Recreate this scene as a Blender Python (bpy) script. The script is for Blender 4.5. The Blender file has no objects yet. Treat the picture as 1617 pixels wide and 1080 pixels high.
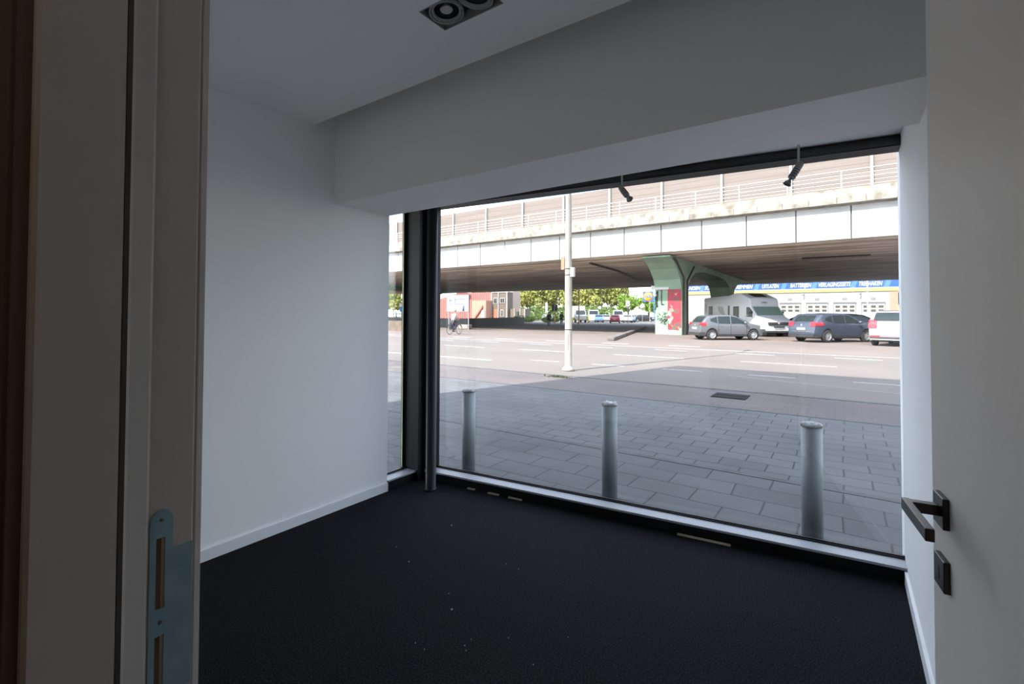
import bpy, bmesh, math, random
from mathutils import Vector, Matrix
random.seed(7)
PI = math.pi
scene = bpy.context.scene
COL = scene.collection

# ------------------------------------------------------------------ camera, world, sun, exposure
cam = bpy.data.cameras.new('camera'); camo = bpy.data.objects.new('camera', cam); COL.objects.link(camo)
cam.sensor_width = 36.0; cam.sensor_fit = 'HORIZONTAL'
cam.lens = 748.1 / 1617 * 36
cam.shift_y = -59.6 / 1617
cam.clip_start = 0.02; cam.clip_end = 1200
_y, _p, _r = map(math.radians, (35.09, 1.22, .215))
_f = Vector((-math.sin(_y) * math.cos(_p), math.cos(_y) * math.cos(_p), math.sin(_p)))
_rt = Vector((math.cos(_y), math.sin(_y), 0)); _up = _rt.cross(_f)
rt2 = _rt * math.cos(_r) + _up * math.sin(_r); up2 = _up * math.cos(_r) - _rt * math.sin(_r)
M3 = Matrix((rt2, up2, -_f)).transposed()
camo.matrix_world = Matrix.Translation((0, 0, 1.45)) @ M3.to_4x4()
scene.camera = camo

W = bpy.data.worlds.new('sky'); scene.world = W; W.use_nodes = True
nt = W.node_tree; nt.nodes.clear()
wo = nt.nodes.new('ShaderNodeOutputWorld'); bg = nt.nodes.new('ShaderNodeBackground')
sky = nt.nodes.new('ShaderNodeTexSky'); sky.sky_type = 'NISHITA'; sky.sun_disc = False
sky.sun_elevation = math.radians(45); sky.sun_rotation = math.radians(196)
sky.air_density = 1.0; sky.dust_density = 1.0
tc = nt.nodes.new('ShaderNodeTexCoord'); nz = nt.nodes.new('ShaderNodeTexNoise')
nz.inputs['Scale'].default_value = 5.0; nz.inputs['Detail'].default_value = 7; nz.inputs['Roughness'].default_value = .6
mp = nt.nodes.new('ShaderNodeMapping'); mp.inputs['Scale'].default_value = (1, 1, 2.2)
cr = nt.nodes.new('ShaderNodeValToRGB'); cr.color_ramp.elements[0].position = .47; cr.color_ramp.elements[1].position = .62
mx = nt.nodes.new('ShaderNodeMix'); mx.data_type = 'RGBA'
mx.inputs[7].default_value = (10, 10.2, 10.6, 1)
nt.links.new(tc.outputs['Generated'], mp.inputs[0]); nt.links.new(mp.outputs[0], nz.inputs['Vector'])
nt.links.new(nz.outputs['Fac'], cr.inputs[0]); nt.links.new(cr.outputs[0], mx.inputs[0])
nt.links.new(sky.outputs[0], mx.inputs[6]); nt.links.new(mx.outputs[2], bg.inputs[0])
bg.inputs[1].default_value = .50
nt.links.new(bg.outputs[0], wo.inputs[0])

sl = bpy.data.lights.new('sun', 'SUN'); sl.energy = 9.6; sl.angle = math.radians(.55); sl.color = (1, .93, .84)
so = bpy.data.objects.new('sun', sl); COL.objects.link(so)
SUND = Vector((.279, .960, -1.0)).normalized()
so.rotation_euler = SUND.to_track_quat('-Z', 'Y').to_euler(); so.location = (-10, -20, 40)

scene.view_settings.view_transform = 'Standard'; scene.view_settings.look = 'None'
scene.view_settings.gamma = 1; scene.view_settings.use_curve_mapping = False
scene.view_settings.exposure = 0.35
scene.cycles.diffuse_bounces = 8; scene.cycles.max_bounces = 14; scene.cycles.transparent_max_bounces = 16

# ------------------------------------------------------------------ materials
def N(nt, t, **kw):
    n = nt.nodes.new(t)
    for k, v in kw.items(): setattr(n, k, v)
    return n
def mat(name, col, rough=.6, metal=0, var=.0, vscale=8, bump=0, bscale=60, spec=.5, col2=None, detail=4, stretch=(1, 1, 1), ramp=(.35, .65)):
    """principled with object-space noise blending col -> col2"""
    m = bpy.data.materials.new(name); m.use_nodes = True
    nt = m.node_tree; b = nt.nodes['Principled BSDF']
    b.inputs['Base Color'].default_value = (*col, 1); b.inputs['Roughness'].default_value = rough
    b.inputs['Metallic'].default_value = metal; b.inputs['Specular IOR Level'].default_value = spec
    if var or col2 or bump:
        tc = N(nt, 'ShaderNodeTexCoord'); mp = N(nt, 'ShaderNodeMapping'); mp.inputs['Scale'].default_value = stretch
        nt.links.new(tc.outputs['Object'], mp.inputs[0])
    if var or col2:
        c2 = col2 or tuple(max(0, c * (1 - var)) for c in col)
        n = N(nt, 'ShaderNodeTexNoise'); n.inputs['Scale'].default_value = vscale; n.inputs['Detail'].default_value = detail
        r = N(nt, 'ShaderNodeValToRGB'); r.color_ramp.elements[0].color = (*col, 1); r.color_ramp.elements[1].color = (*c2, 1)
        r.color_ramp.elements[0].position, r.color_ramp.elements[1].position = ramp
        nt.links.new(mp.outputs[0], n.inputs['Vector']); nt.links.new(n.outputs['Fac'], r.inputs[0]); nt.links.new(r.outputs[0], b.inputs['Base Color'])
    if bump:
        n2 = N(nt, 'ShaderNodeTexNoise'); n2.inputs['Scale'].default_value = bscale; n2.inputs['Detail'].default_value = 3
        bp = N(nt, 'ShaderNodeBump'); bp.inputs['Strength'].default_value = bump; bp.inputs['Distance'].default_value = .01
        nt.links.new(mp.outputs[0], n2.inputs['Vector']); nt.links.new(n2.outputs['Fac'], bp.inputs['Height']); nt.links.new(bp.outputs[0], b.inputs['Normal'])
    return m
def brick(name, c1, c2, mortar, bw, bh, ms=.012, offset=.5, rough=.85, rot=0, bump=.3, loc=(0, 0, 0), nv=.35, nscale=1.3, xz=False):
    m = bpy.data.materials.new(name); m.use_nodes = True
    nt = m.node_tree; b = nt.nodes['Principled BSDF']; b.inputs['Roughness'].default_value = rough
    tc = N(nt, 'ShaderNodeTexCoord'); mp = N(nt, 'ShaderNodeMapping')
    mp.inputs['Rotation'].default_value = (math.radians(90) if xz else 0, 0, rot); mp.inputs['Location'].default_value = loc
    t = N(nt, 'ShaderNodeTexBrick'); t.offset = offset
    t.inputs['Color1'].default_value = (*c1, 1); t.inputs['Color2'].default_value = (*c2, 1); t.inputs['Mortar'].default_value = (*mortar, 1)
    t.inputs['Scale'].default_value = 1; t.inputs['Mortar Size'].default_value = ms; t.inputs['Mortar Smooth'].default_value = .2
    t.inputs['Brick Width'].default_value = bw; t.inputs['Row Height'].default_value = bh
    wn = N(nt, 'ShaderNodeTexNoise'); wn.inputs['Scale'].default_value = 1.1; wn.inputs['Detail'].default_value = 2
    wm = N(nt, 'ShaderNodeVectorMath', operation='MULTIPLY_ADD'); wm.inputs[1].default_value = (.05, .05, 0)
    n = N(nt, 'ShaderNodeTexNoise'); n.inputs['Scale'].default_value = nscale; n.inputs['Detail'].default_value = 8
    n3 = N(nt, 'ShaderNodeTexNoise'); n3.inputs['Scale'].default_value = 90; n3.inputs['Detail'].default_value = 2
    r = N(nt, 'ShaderNodeMapRange'); r.inputs['From Min'].default_value = .3; r.inputs['From Max'].default_value = .7; r.inputs['To Min'].default_value = 1 - nv; r.inputs['To Max'].default_value = 1 + nv * .5
    r3 = N(nt, 'ShaderNodeMapRange'); r3.inputs['From Min'].default_value = .3; r3.inputs['From Max'].default_value = .7; r3.inputs['To Min'].default_value = .82; r3.inputs['To Max'].default_value = 1.18
    mu = N(nt, 'ShaderNodeVectorMath', operation='SCALE'); mu3 = N(nt, 'ShaderNodeVectorMath', operation='SCALE')
    L = nt.links.new
    L(tc.outputs['Object'], mp.inputs[0]); L(mp.outputs[0], wn.inputs['Vector']); L(wn.outputs['Color'], wm.inputs[0]); L(mp.outputs[0], wm.inputs[2]); L(wm.outputs[0], t.inputs['Vector'])
    L(mp.outputs[0], n.inputs['Vector']); L(mp.outputs[0], n3.inputs['Vector']); L(n.outputs['Fac'], r.inputs[0]); L(n3.outputs['Fac'], r3.inputs[0])
    L(t.outputs['Color'], mu.inputs[0]); L(r.outputs[0], mu.inputs['Scale']); L(mu.outputs[0], mu3.inputs[0]); L(r3.outputs[0], mu3.inputs['Scale'])
    L(mu3.outputs[0], b.inputs['Base Color'])
    bp = N(nt, 'ShaderNodeBump'); bp.invert = True; bp.inputs['Strength'].default_value = bump; bp.inputs['Distance'].default_value = .01
    L(t.outputs['Fac'], bp.inputs['Height']); L(bp.outputs[0], b.inputs['Normal'])
    return m
def glass_mat(name, tint=(1, 1, 1), f0=1.45, extra=0.0):
    m = bpy.data.materials.new(name); m.use_nodes = True; nt = m.node_tree; nt.nodes.clear()
    o = N(nt, 'ShaderNodeOutputMaterial'); mx = N(nt, 'ShaderNodeMixShader'); t = N(nt, 'ShaderNodeBsdfTransparent'); gl = N(nt, 'ShaderNodeBsdfGlossy')
    t.inputs[0].default_value = (*tint, 1); gl.inputs['Roughness'].default_value = 0.0
    fr = N(nt, 'ShaderNodeFresnel'); fr.inputs['IOR'].default_value = f0
    ad = N(nt, 'ShaderNodeMath', operation='ADD'); ad.inputs[1].default_value = extra; ad.use_clamp = True
    ge = N(nt, 'ShaderNodeNewGeometry'); mr = N(nt, 'ShaderNodeMapRange'); mr.inputs['To Min'].default_value = f0; mr.inputs['To Max'].default_value = 1 / f0
    nt.links.new(ge.outputs['Backfacing'], mr.inputs[0]); nt.links.new(mr.outputs[0], fr.inputs['IOR'])   # a thin pane reflects alike from both sides
    nt.links.new(fr.outputs[0], ad.inputs[0]); nt.links.new(ad.outputs[0], mx.inputs[0]); nt.links.new(t.outputs[0], mx.inputs[1]); nt.links.new(gl.outputs[0], mx.inputs[2]); nt.links.new(mx.outputs[0], o.inputs[0])
    return m
def floor_mat():
    m = mat('black_carpet', (.006, .006, .009), rough=.95, bump=.9, bscale=240, spec=.15)
    nt = m.node_tree; b = nt.nodes['Principled BSDF']; tc = N(nt, 'ShaderNodeTexCoord')
    v = N(nt, 'ShaderNodeTexNoise'); v.inputs['Scale'].default_value = 150; v.inputs['Detail'].default_value = 2
    r = N(nt, 'ShaderNodeValToRGB'); e = r.color_ramp.elements; e[0].position = .42; e[0].color = (.0015, .0015, .0022, 1); e[1].position = .70; e[1].color = (.030, .028, .036, 1)
    nt.links.new(tc.outputs['Object'], v.inputs['Vector']); nt.links.new(v.outputs['Fac'], r.inputs[0]); nt.links.new(r.outputs[0], b.inputs['Base Color'])
    return m
def mural_mat():
    m = bpy.data.materials.new('red_mural_paint'); m.use_nodes = True; nt = m.node_tree; b = nt.nodes['Principled BSDF']; b.inputs['Roughness'].default_value = .7
    tc = N(nt, 'ShaderNodeTexCoord'); v = N(nt, 'ShaderNodeTexVoronoi'); v.inputs['Scale'].default_value = 3.8
    s = N(nt, 'ShaderNodeSeparateColor'); r = N(nt, 'ShaderNodeValToRGB'); r.color_ramp.interpolation = 'CONSTANT'
    e = r.color_ramp.elements; e[0].color = (.30, .02, .035, 1); e[1].position = .38; e[1].color = (.13, .06, .05, 1)
    for p, c in ((.52, (.33, .30, .27, 1)), (.62, (.26, .03, .045, 1)), (.78, (.07, .1, .06, 1)), (.88, (.34, .17, .14, 1))):
        x = e.new(p); x.color = c
    nt.links.new(tc.outputs['Object'], v.inputs['Vector']); nt.links.new(v.outputs['Color'], s.inputs[0]); nt.links.new(s.outputs[0], r.inputs[0]); nt.links.new(r.outputs[0], b.inputs['Base Color'])
    return m
def cloth(c): return mat('cloth_%d' % random.randint(0, 9999), c, rough=.9)
_paint = {}
def paint(name, c, rough=.3, metal=.0):
    if name not in _paint:
        m = mat(name, c, rough=rough, metal=metal); m.node_tree.nodes['Principled BSDF'].inputs['Coat Weight'].default_value = .4; _paint[name] = m
    return _paint[name]

m_wall = mat('white_plaster_wall', (.88, .88, .875), rough=.85, bump=.06, bscale=90)
m_bulk = mat('beam_plaster', (.90, .875, .84), rough=.85, bump=.06, bscale=90)
m_ceil = mat('white_ceiling', (.88, .87, .86), rough=.9)
m_base = mat('white_baseboard', (.82, .83, .84), rough=.5)
m_floor = floor_mat()
m_frame = mat('black_window_metal', (.008, .009, .011), rough=.5, spec=.3)
m_bead = mat('black_gasket', (.006, .006, .006), rough=.5)
m_alu = mat('pale_anodised_sill', (.36, .37, .40), rough=.5, metal=.1)
m_col = mat('black_steel_column_paint', (.012, .012, .014), rough=.5, spec=.3)
m_pane = glass_mat('window_glass', (.97, .985, .99), 1.5, .0)
m_jamb = mat('grey_white_jamb_paint', (.66, .63, .59), rough=.6)
m_jambd = mat('jamb_gasket_groove', (.10, .095, .09), rough=.8)
m_door = mat('pale_door_laminate', (.86, .81, .76), rough=.55)
m_hall = mat('brown_hallway_wall', (.24, .175, .125), rough=.8)
m_bronze = mat('dark_bronze_handle', (.055, .045, .04), rough=.32, metal=.75)
m_strike = mat('pale_blue_steel_film', (.30, .46, .54), rough=.35, metal=.3, col2=(.24, .40, .48), vscale=30)
m_mort = mat('raw_wood_mortise', (.16, .09, .05), rough=.9)
m_mortl = mat('raw_wood_light', (.42, .34, .26), rough=.9)
m_lampg = mat('grey_lamp_metal', (.33, .33, .32), rough=.4)
m_lampd = mat('black_lamp_inside', (.015, .013, .012), rough=.5)
m_led = mat('frosted_lamp_lens', (.75, .68, .66), rough=.25, col2=(.4, .35, .33), vscale=160)
m_spot = mat('grey_spotlight_metal', (.26, .26, .25), rough=.4, metal=.4)
m_strip = mat('pale_strip_beige', (.55, .45, .34), rough=.8)
m_lint = mat('white_lint', (.5, .5, .5), rough=.9)

m_slab = brick('large_grey_slabs', (.088, .092, .093), (.074, .078, .079), (.028, .029, .03), .50, .30, .007, nv=.25)
m_paver = brick('grey_pavers', (.105, .108, .111), (.088, .091, .096), (.03, .03, .033), .40, .25, .008, nv=.25, nscale=.9)
m_bike = brick('pinkish_brick_path', (.125, .106, .102), (.108, .092, .09), (.065, .056, .058), .22, .11, .006, nv=.25, nscale=.6)
m_kerbs = mat('kerb_stone', (.08, .082, .084), rough=.85, var=.3, vscale=5)
m_asph = mat('pale_worn_asphalt', (.15, .130, .116), rough=.9, col2=(.122, .107, .097), vscale=.35, detail=9, bump=.25, bscale=70)
m_plaza = mat('sunny_pinkish_concrete_ground', (.165, .132, .113), rough=.9, col2=(.133, .108, .095), vscale=.25, detail=9)
m_lot = mat('distant_car_park_asphalt', (.14, .13, .12), rough=.9, col2=(.115, .11, .105), vscale=.2)
m_white = mat('white_road_paint', (.34, .34, .335), rough=.7, var=.25, vscale=9)
m_grass = mat('green_verge', (.09, .14, .025), rough=.95, col2=(.15, .17, .045), vscale=1)
m_iron = mat('iron_cover', (.018, .018, .018), rough=.9, spec=.2, bump=.6, bscale=60)
m_boll = mat('galvanised_bollard', (.27, .30, .31), rough=.5, metal=.1, var=.22, vscale=9, stretch=(1, 1, .3))
m_bolltop = mat('scuffed_bollard_cap', (.34, .35, .35), rough=.7, var=.75, vscale=40)
m_post = mat('cream_lamp_post_paint', (.30, .275, .245), rough=.6, col2=(.19, .17, .145), vscale=7, stretch=(1, 1, .4), ramp=(.5, .8))
m_fascia = mat('white_concrete_fascia', (.38, .375, .36), rough=.75, col2=(.31, .305, .285), vscale=.5, stretch=(1, 1, 1))
m_kerb = mat('weathered_bridge_edge', (.26, .24, .205), rough=.9, col2=(.10, .088, .07), vscale=2.2, detail=9, stretch=(1, 1, .8), ramp=(.45, .75))
m_gird = mat('brown_stained_concrete', (.52, .44, .375), rough=.9, col2=(.30, .25, .21), vscale=.55, detail=8, stretch=(.35, 1, 1))
m_gap = mat('dark_girder_gap', (.03, .028, .025), rough=.95)
m_pier = mat('pale_green_pier_paint', (.22, .32, .225), rough=.75, col2=(.165, .24, .175), vscale=.8, detail=8)
m_mural = mural_mat()
m_tag = mat('black_spray_paint', (.01, .01, .012), rough=.6)
m_wpaint = mat('white_spray_paint', (.45, .45, .45), rough=.6)
m_greyp = mat('grey_concrete_base', (.25, .25, .24), rough=.9)
m_rustpipe = mat('dark_brown_drain_pipe', (.06, .04, .035), rough=.6)
m_rail = mat('white_railing_paint', (.36, .35, .335), rough=.5)
m_noise = mat('beige_noise_panels', (.17, .14, .122), rough=.8, col2=(.148, .122, .107), vscale=1.2, stretch=(.2, 1, 5))
m_noised = mat('noise_panel_seam', (.12, .10, .092), rough=.8)
m_dry = mat('dry_brown_moss_strip', (.24, .20, .13), rough=.95, col2=(.15, .115, .07), vscale=5)
m_glassd = mat('car_window_glass', (.022, .03, .031), rough=.1, spec=.3)
m_glassg = mat('green_windscreen_glass', (.12, .17, .15), rough=.12)
m_tyre = mat('black_tyre', (.02, .02, .02), rough=.85)
m_rim = mat('silver_wheel_rim', (.38, .38, .385), rough=.3, metal=.5)
m_redl = mat('red_tail_lamp', (.42, .025, .035), rough=.25)
m_plate = mat('white_number_plate', (.45, .44, .42), rough=.5)
m_clear = mat('clear_head_lamp', (.7, .72, .74), rough=.15, metal=.3)
m_plast = mat('black_plastic_trim', (.03, .03, .032), rough=.6)
m_chrome = mat('chrome_trim', (.7, .7, .7), rough=.2, metal=.8)

# ------------------------------------------------------------------ mesh helpers
class MB:
    def __init__(s): s.v = []; s.f = []; s.sm = []
    def add(s, vs, fs, smooth=False):
        b = len(s.v); s.v += [tuple(v) for v in vs]
        for f in fs: s.f.append([b + i for i in f]); s.sm.append(smooth)
        return s
    def box(s, x0, x1, y0, y1, z0, z1, mtx=None):
        vs = [Vector((x, y, z)) for z in (z0, z1) for y in (y0, y1) for x in (x0, x1)]
        if mtx: vs = [mtx @ v for v in vs]
        return s.add(vs, [(0, 2, 3, 1), (4, 5, 7, 6), (0, 1, 5, 4), (2, 6, 7, 3), (0, 4, 6, 2), (1, 3, 7, 5)])
    def tube(s, pts, r, n=8, r1=None, cap=True):
        pts = [Vector(p) for p in pts]; k = len(pts); rings = []
        for i, p in enumerate(pts):
            d = (pts[min(i + 1, k - 1)] - pts[max(i - 1, 0)]).normalized()
            a = d.orthogonal().normalized() if i == 0 else (a - d * a.dot(d)).normalized()
            b = d.cross(a); rr = r if r1 is None else r + (r1 - r) * i / (k - 1)
            rings.append([p + (a * math.cos(t) + b * math.sin(t)) * rr for t in [2 * PI * j / n for j in range(n)]])
        vs = [v for q in rings for v in q]; fs = []
        for i in range(k - 1):
            for j in range(n): fs.append((i * n + j, i * n + (j + 1) % n, (i + 1) * n + (j + 1) % n, (i + 1) * n + j))
        s.add(vs, fs, True)
        if cap: s.add(rings[0], [tuple(range(n))[::-1]]); s.add(rings[-1], [tuple(range(n))])
        return s
    def lathe(s, prof, c=(0, 0, 0), n=24, axis='Z', smooth=True, mtx=None):
        vs = []
        for r, h in prof:
            for j in range(n):
                t = 2 * PI * j / n; x, y = r * math.cos(t), r * math.sin(t)
                v = {'Z': (x, y, h), 'Y': (x, h, y), 'X': (h, x, y)}[axis]
                v = Vector(v) + Vector(c); vs.append(mtx @ v if mtx else v)
        fs = [(i * n + j, i * n + (j + 1) % n, (i + 1) * n + (j + 1) % n, (i + 1) * n + j) for i in range(len(prof) - 1) for j in range(n)]
        return s.add(vs, fs, smooth)
    def prism(s, poly, axis, a, b):
        """poly of 2D points extruded along axis from a to b. axis X: (y,z); Y: (x,z); Z: (x,y)"""
        mk = {'X': lambda p, t: (t, p[0], p[1]), 'Y': lambda p, t: (p[0], t, p[1]), 'Z': lambda p, t: (p[0], p[1], t)}[axis]
        n = len(poly)
        return s.add([mk(p, a) for p in poly] + [mk(p, b) for p in poly],
                     [tuple(range(n)), tuple(range(2 * n - 1, n - 1, -1))] + [(i, i + n, (i + 1) % n + n, (i + 1) % n) for i in range(n)])
    def quad(s, *p): return s.add(p, [tuple(range(len(p)))])
    def build(s, name, m, parent=None, label=None, mtx=None, bevel=0):
        me = bpy.data.meshes.new(name)
        vs = [mtx @ Vector(v) for v in s.v] if mtx else s.v
        me.from_pydata([tuple(v) for v in vs], [], s.f)
        for i, p in enumerate(me.polygons): p.use_smooth = s.sm[i]
        bm = bmesh.new(); bm.from_mesh(me); bmesh.ops.recalc_face_normals(bm, faces=bm.faces); bm.to_mesh(me); bm.free()
        if m: me.materials.append(m)
        o = bpy.data.objects.new(name, me); COL.objects.link(o)
        if parent: o.parent = parent
        if label: o['label'] = label
        if bevel:
            bv = o.modifiers.new('bevel', 'BEVEL'); bv.width = bevel; bv.segments = 2; bv.limit_method = 'ANGLE'
        return o
def tag(o, label, cat, group=None, kind=None):
    o['label'] = label; o['category'] = cat
    if group: o['group'] = group
    if kind: o['kind'] = kind
    return o
def thing(name, label, cat, loc=(0, 0, 0), rz=0, group=None):
    o = bpy.data.objects.new(name, None); COL.objects.link(o); o.location = loc; o.rotation_euler = (0, 0, rz); o.empty_display_size = .1
    return tag(o, label, cat, group)
def struct(name, mb, m, label=None, parent=None, bevel=0):
    o = mb.build(name, m, parent, label, bevel=bevel)
    if not parent: o['kind'] = 'structure'
    return o
def kids(o): return list(o.children)
def copy_tree(o, parent=None):
    c = o.copy(); COL.objects.link(c); c.parent = parent
    for ch in kids(o): copy_tree(ch, c)
    return c
def text_part(txt, size, m, parent, name, loc, rot=(PI / 2, 0, 0), shear=0, ext=.01, label=None, align='CENTER', sx=1, bold=0):
    c = bpy.data.curves.new('t', 'FONT'); c.body = txt; c.size = size; c.extrude = ext; c.shear = shear; c.align_x = align; c.align_y = 'CENTER'; c.offset = bold
    o = bpy.data.objects.new('t', c); COL.objects.link(o); bpy.context.view_layer.update()
    me = bpy.data.meshes.new_from_object(o.evaluated_get(bpy.context.evaluated_depsgraph_get()))
    bpy.data.objects.remove(o)
    me.transform(Matrix.Translation(loc) @ Matrix.Rotation(rot[2], 4, 'Z') @ Matrix.Rotation(rot[0], 4, 'X') @ Matrix.Diagonal((sx, 1, 1, 1)))
    me.materials.clear(); me.materials.append(m)
    p = bpy.data.objects.new(name, me); COL.objects.link(p); p.parent = parent
    if label: p['label'] = label
    return p

# ------------------------------------------------------------------ room
XL, XR = -3.085, .264
GD = Vector((.9939, .1107, 0)); ND = Vector((.1107, -.9939, 0)); G0 = Vector((-3.10, 3.100, 0))
def gmat(): return Matrix(((GD.x, ND.x, 0, G0.x), (GD.y, ND.y, 0, G0.y), (0, 0, 1, 0), (0, 0, 0, 1)))
GM = gmat(); GL = (XR + .10 - G0.x) / GD.x
gy = lambda x: G0.y + (x - G0.x) * GD.y / GD.x
fl = MB(); fl.prism([(-3.22, .12), (.9, .12), (.9, gy(.9)), (-3.22, gy(-3.22))], 'Z', -.1, 0)
struct('floor', fl, m_floor)
cx0, cx1, cy0, cy1 = -1.5345, -1.1905, 1.4545, 1.6245     # opening for the twin recessed light
struct('ceiling', MB().box(XL - .2, cx0, .30, 1.92, 2.79, 2.815).box(cx1, XR + .2, .30, 1.92, 2.79, 2.815).box(cx0, cx1, .30, cy0, 2.79, 2.815).box(cx0, cx1, cy1, 1.92, 2.79, 2.815), m_ceil)
struct('wall_front', MB().box(XL - .1, XR + .2, 2.10, 2.605, 2.26, 3.05), m_bulk)
struct('trim_1', MB().prism([(XL - .2, 2.605), (XR + .2, 2.605), (XR + .2, gy(XR + .2) + .04), (XL - .2, gy(XL - .2) + .04)], 'Z', 2.47, 3.05), m_ceil)          # recess ceiling behind the beam
struct('trim_2', MB().box(XL - .2, XR + .2, .30, 2.10, 2.98, 3.05), m_ceil)            # slot above the dropped ceiling
struct('wall_left', MB().box(XL - .2, XL, .30, 2.617, 0, 3.05), m_wall)
struct('wall_right', MB().box(XR, XR + .2, .30, 3.62, 0, 3.05), m_wall)
wb = MB(); wb.box(XL - .2, -.745, .12, .30, 0, 3.05); wb.box(.30, 1.6, .12, .30, 0, 3.05); wb.box(-.745, .30, .12, .30, 2.35, 3.05)
struct('wall_back', wb, m_wall)
struct('baseboard_left', MB().box(XL, XL + .014, .30, 2.628, 0, .068).box(XL - .12, XL + .014, 2.617, 2.628, 0, .068), m_base)
struct('baseboard_right', MB().box(XR - .013, XR, .30, gy(XR) - .13, 0, .068), m_base)
# hallway the photographer stands in
hl = MB(); hl.box(-1.9, -1.8, -1.6, .12, 0, 2.6); hl.box(1.3, 1.4, -1.6, .12, 0, 2.6); hl.box(-1.9, 1.4, -1.7, -1.6, 0, 2.6); hl.box(-1.9, 1.4, -1.7, .12, 2.6, 2.7)
hl.box(-1.8, -.79, .105, .12, 0, 2.6)
struct('wall_hallway', hl, m_hall)
struct('floor_hallway', MB().box(-1.9, 1.4, -1.7, .12, -.1, 0), m_floor)

hlp = thing('added_hallway_lamp', 'added small round warm ceiling lamp in the unseen hallway', 'ceiling light', (-.35, -.75, 2.6))  # unseen lamp, added for the warm light on jamb and carpet
MB().lathe([(0, 0), (.14, 0), (.14, -.03), (.12, -.045), (0, -.05)], n=28).build('lamp_body', m_lampg, hlp)
hl_ = bpy.data.lights.new('added_hallway_bulb', 'POINT'); hl_.energy = 3.0; hl_.color = (1, .80, .62); hl_.shadow_soft_size = .05
hlo = bpy.data.objects.new('added_hallway_bulb', hl_); COL.objects.link(hlo); hlo.parent = hlp; hlo.location = (0, 0, -.12)
# left door jamb (room-side rebate with strike plate), right jamb
jp = [(-.745, .118), (-.716, .118), (-.712, .122), (-.712, .196), (-.716, .199), (-.7155, .203), (-.7175, .207), (-.7235, .229), (-.726, .232), (-.726, .281), (-.7285, .2835), (-.727, .286), (-.729, .2935), (-.735, .296), (-.745, .296)]
jb = MB(); jb.prism(jp, 'Z', 0, 2.30)
jam = struct('door_frame', jb, m_jamb)
MB().box(-.7165, -.7118, .1975, .2025, 0, 2.3).build('gasket', m_jambd, jam, 'dark groove line of the rubber seal')
MB().box(-.80, -.735, .102, .12, 0, 2.36).box(-.745, -.728, .106, .12, 0, 2.34).build('architrave', mat('brown_architrave', (.21, .155, .115), rough=.7), jam, 'brown hallway side casing')
MB().box(.30, .33, .12, .30, 0, 2.35).build('hinge_jamb', m_jamb, jam)
MB().box(-.745, .33, .12, .30, 2.31, 2.35).build('head_jamb', m_jamb, jam)
sp = thing('strike_plate', 'pale blue filmed steel strike plate with two slots on the left door jamb', 'strike plate', (-.726, 0, 0))
pl = MB(); T0, T1 = 0.0, .0016
def pb(y0, y1, z0, z1): pl.box(T0, T1, y0, y1, z0, z1)
pb(.2335, .2405, .93, 1.180); pb(.2505, .2590, .93, 1.180)
pb(.2405, .2505, 1.160, 1.180); pb(.2405, .2505, 1.035, 1.070); pb(.2405, .2505, .93, .940)
pb(.259, .2815, .955, 1.143)
arc = [(.2462 + .0127 * math.cos(t), 1.180 + .016 * math.sin(t)) for t in [PI * i / 12 for i in range(13)]]
pl.prism(arc, 'X', T0, T1)
pl.build('plate', m_strike, sp)
for z0, z1 in ((1.070, 1.160), (.940, 1.035)):
    MB().box(-.0002, .0004, .2405, .2465, z0, z1).build('mortise', m_mort, sp, 'dark raw wood slot')
    MB().box(-.0002, .0006, .2465, .2505, z0, z1).build('slot_lining', m_mortl, sp, 'pale wood slot side')
for z in (1.183, 1.052):
    MB().lathe([(0, .0024), (.0022, .0024), (.0028, .0014)], (0, .2462, z), 12, 'X').build('screw', m_bolltop, sp)

# right door leaf, opened into the room
DH = Vector((.2465, .262, 0)); DD = Vector((-.1253, .9921, 0)); DN = Vector((-.9921, -.1253, 0))
DM = Matrix(((DD.x, DN.x, 0, DH.x), (DD.y, DN.y, 0, DH.y), (0, 0, 1, 0), (0, 0, 0, 1)))
dl = MB(); dl.box(0, .925, -.04, 0, .008, 2.28, DM)
door = struct('door_1', dl, m_door, 'pale grey door leaf swung open at the right', bevel=.0015)
def rosette(zc, nm):
    c = .925 - .040 - .0265
    r = MB(); r.box(c - .0265, c + .0265, 0, .0095, zc - .0265, zc + .0265, DM)
    return r.build(nm, m_bronze, door, bevel=.0015), c
r1, uc = rosette(1.112, 'handle_rosette')
lv = MB(); lv.box(uc - .009, uc + .009, .0095, .046, 1.112 - .009, 1.112 + .009, DM); lv.box(uc - .135, uc + .009, .046, .058, 1.112 - .010, 1.112 + .010, DM)
lv.build('lever', m_bronze, r1, 'dark bronze square lever handle', bevel=.0012)
r2, uc = rosette(1.005, 'lock_rosette')
MB().box(uc - .005, uc + .003, .0092, .0098, .993, 1.016, DM).build('keyhole', m_bead, r2, 'black keyhole slot')
MB().box(.9249, .9256, -.031, -.009, .93, 1.16, DM).build('lock_faceplate', m_alu, door, 'steel edge plate of the lock')

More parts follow.
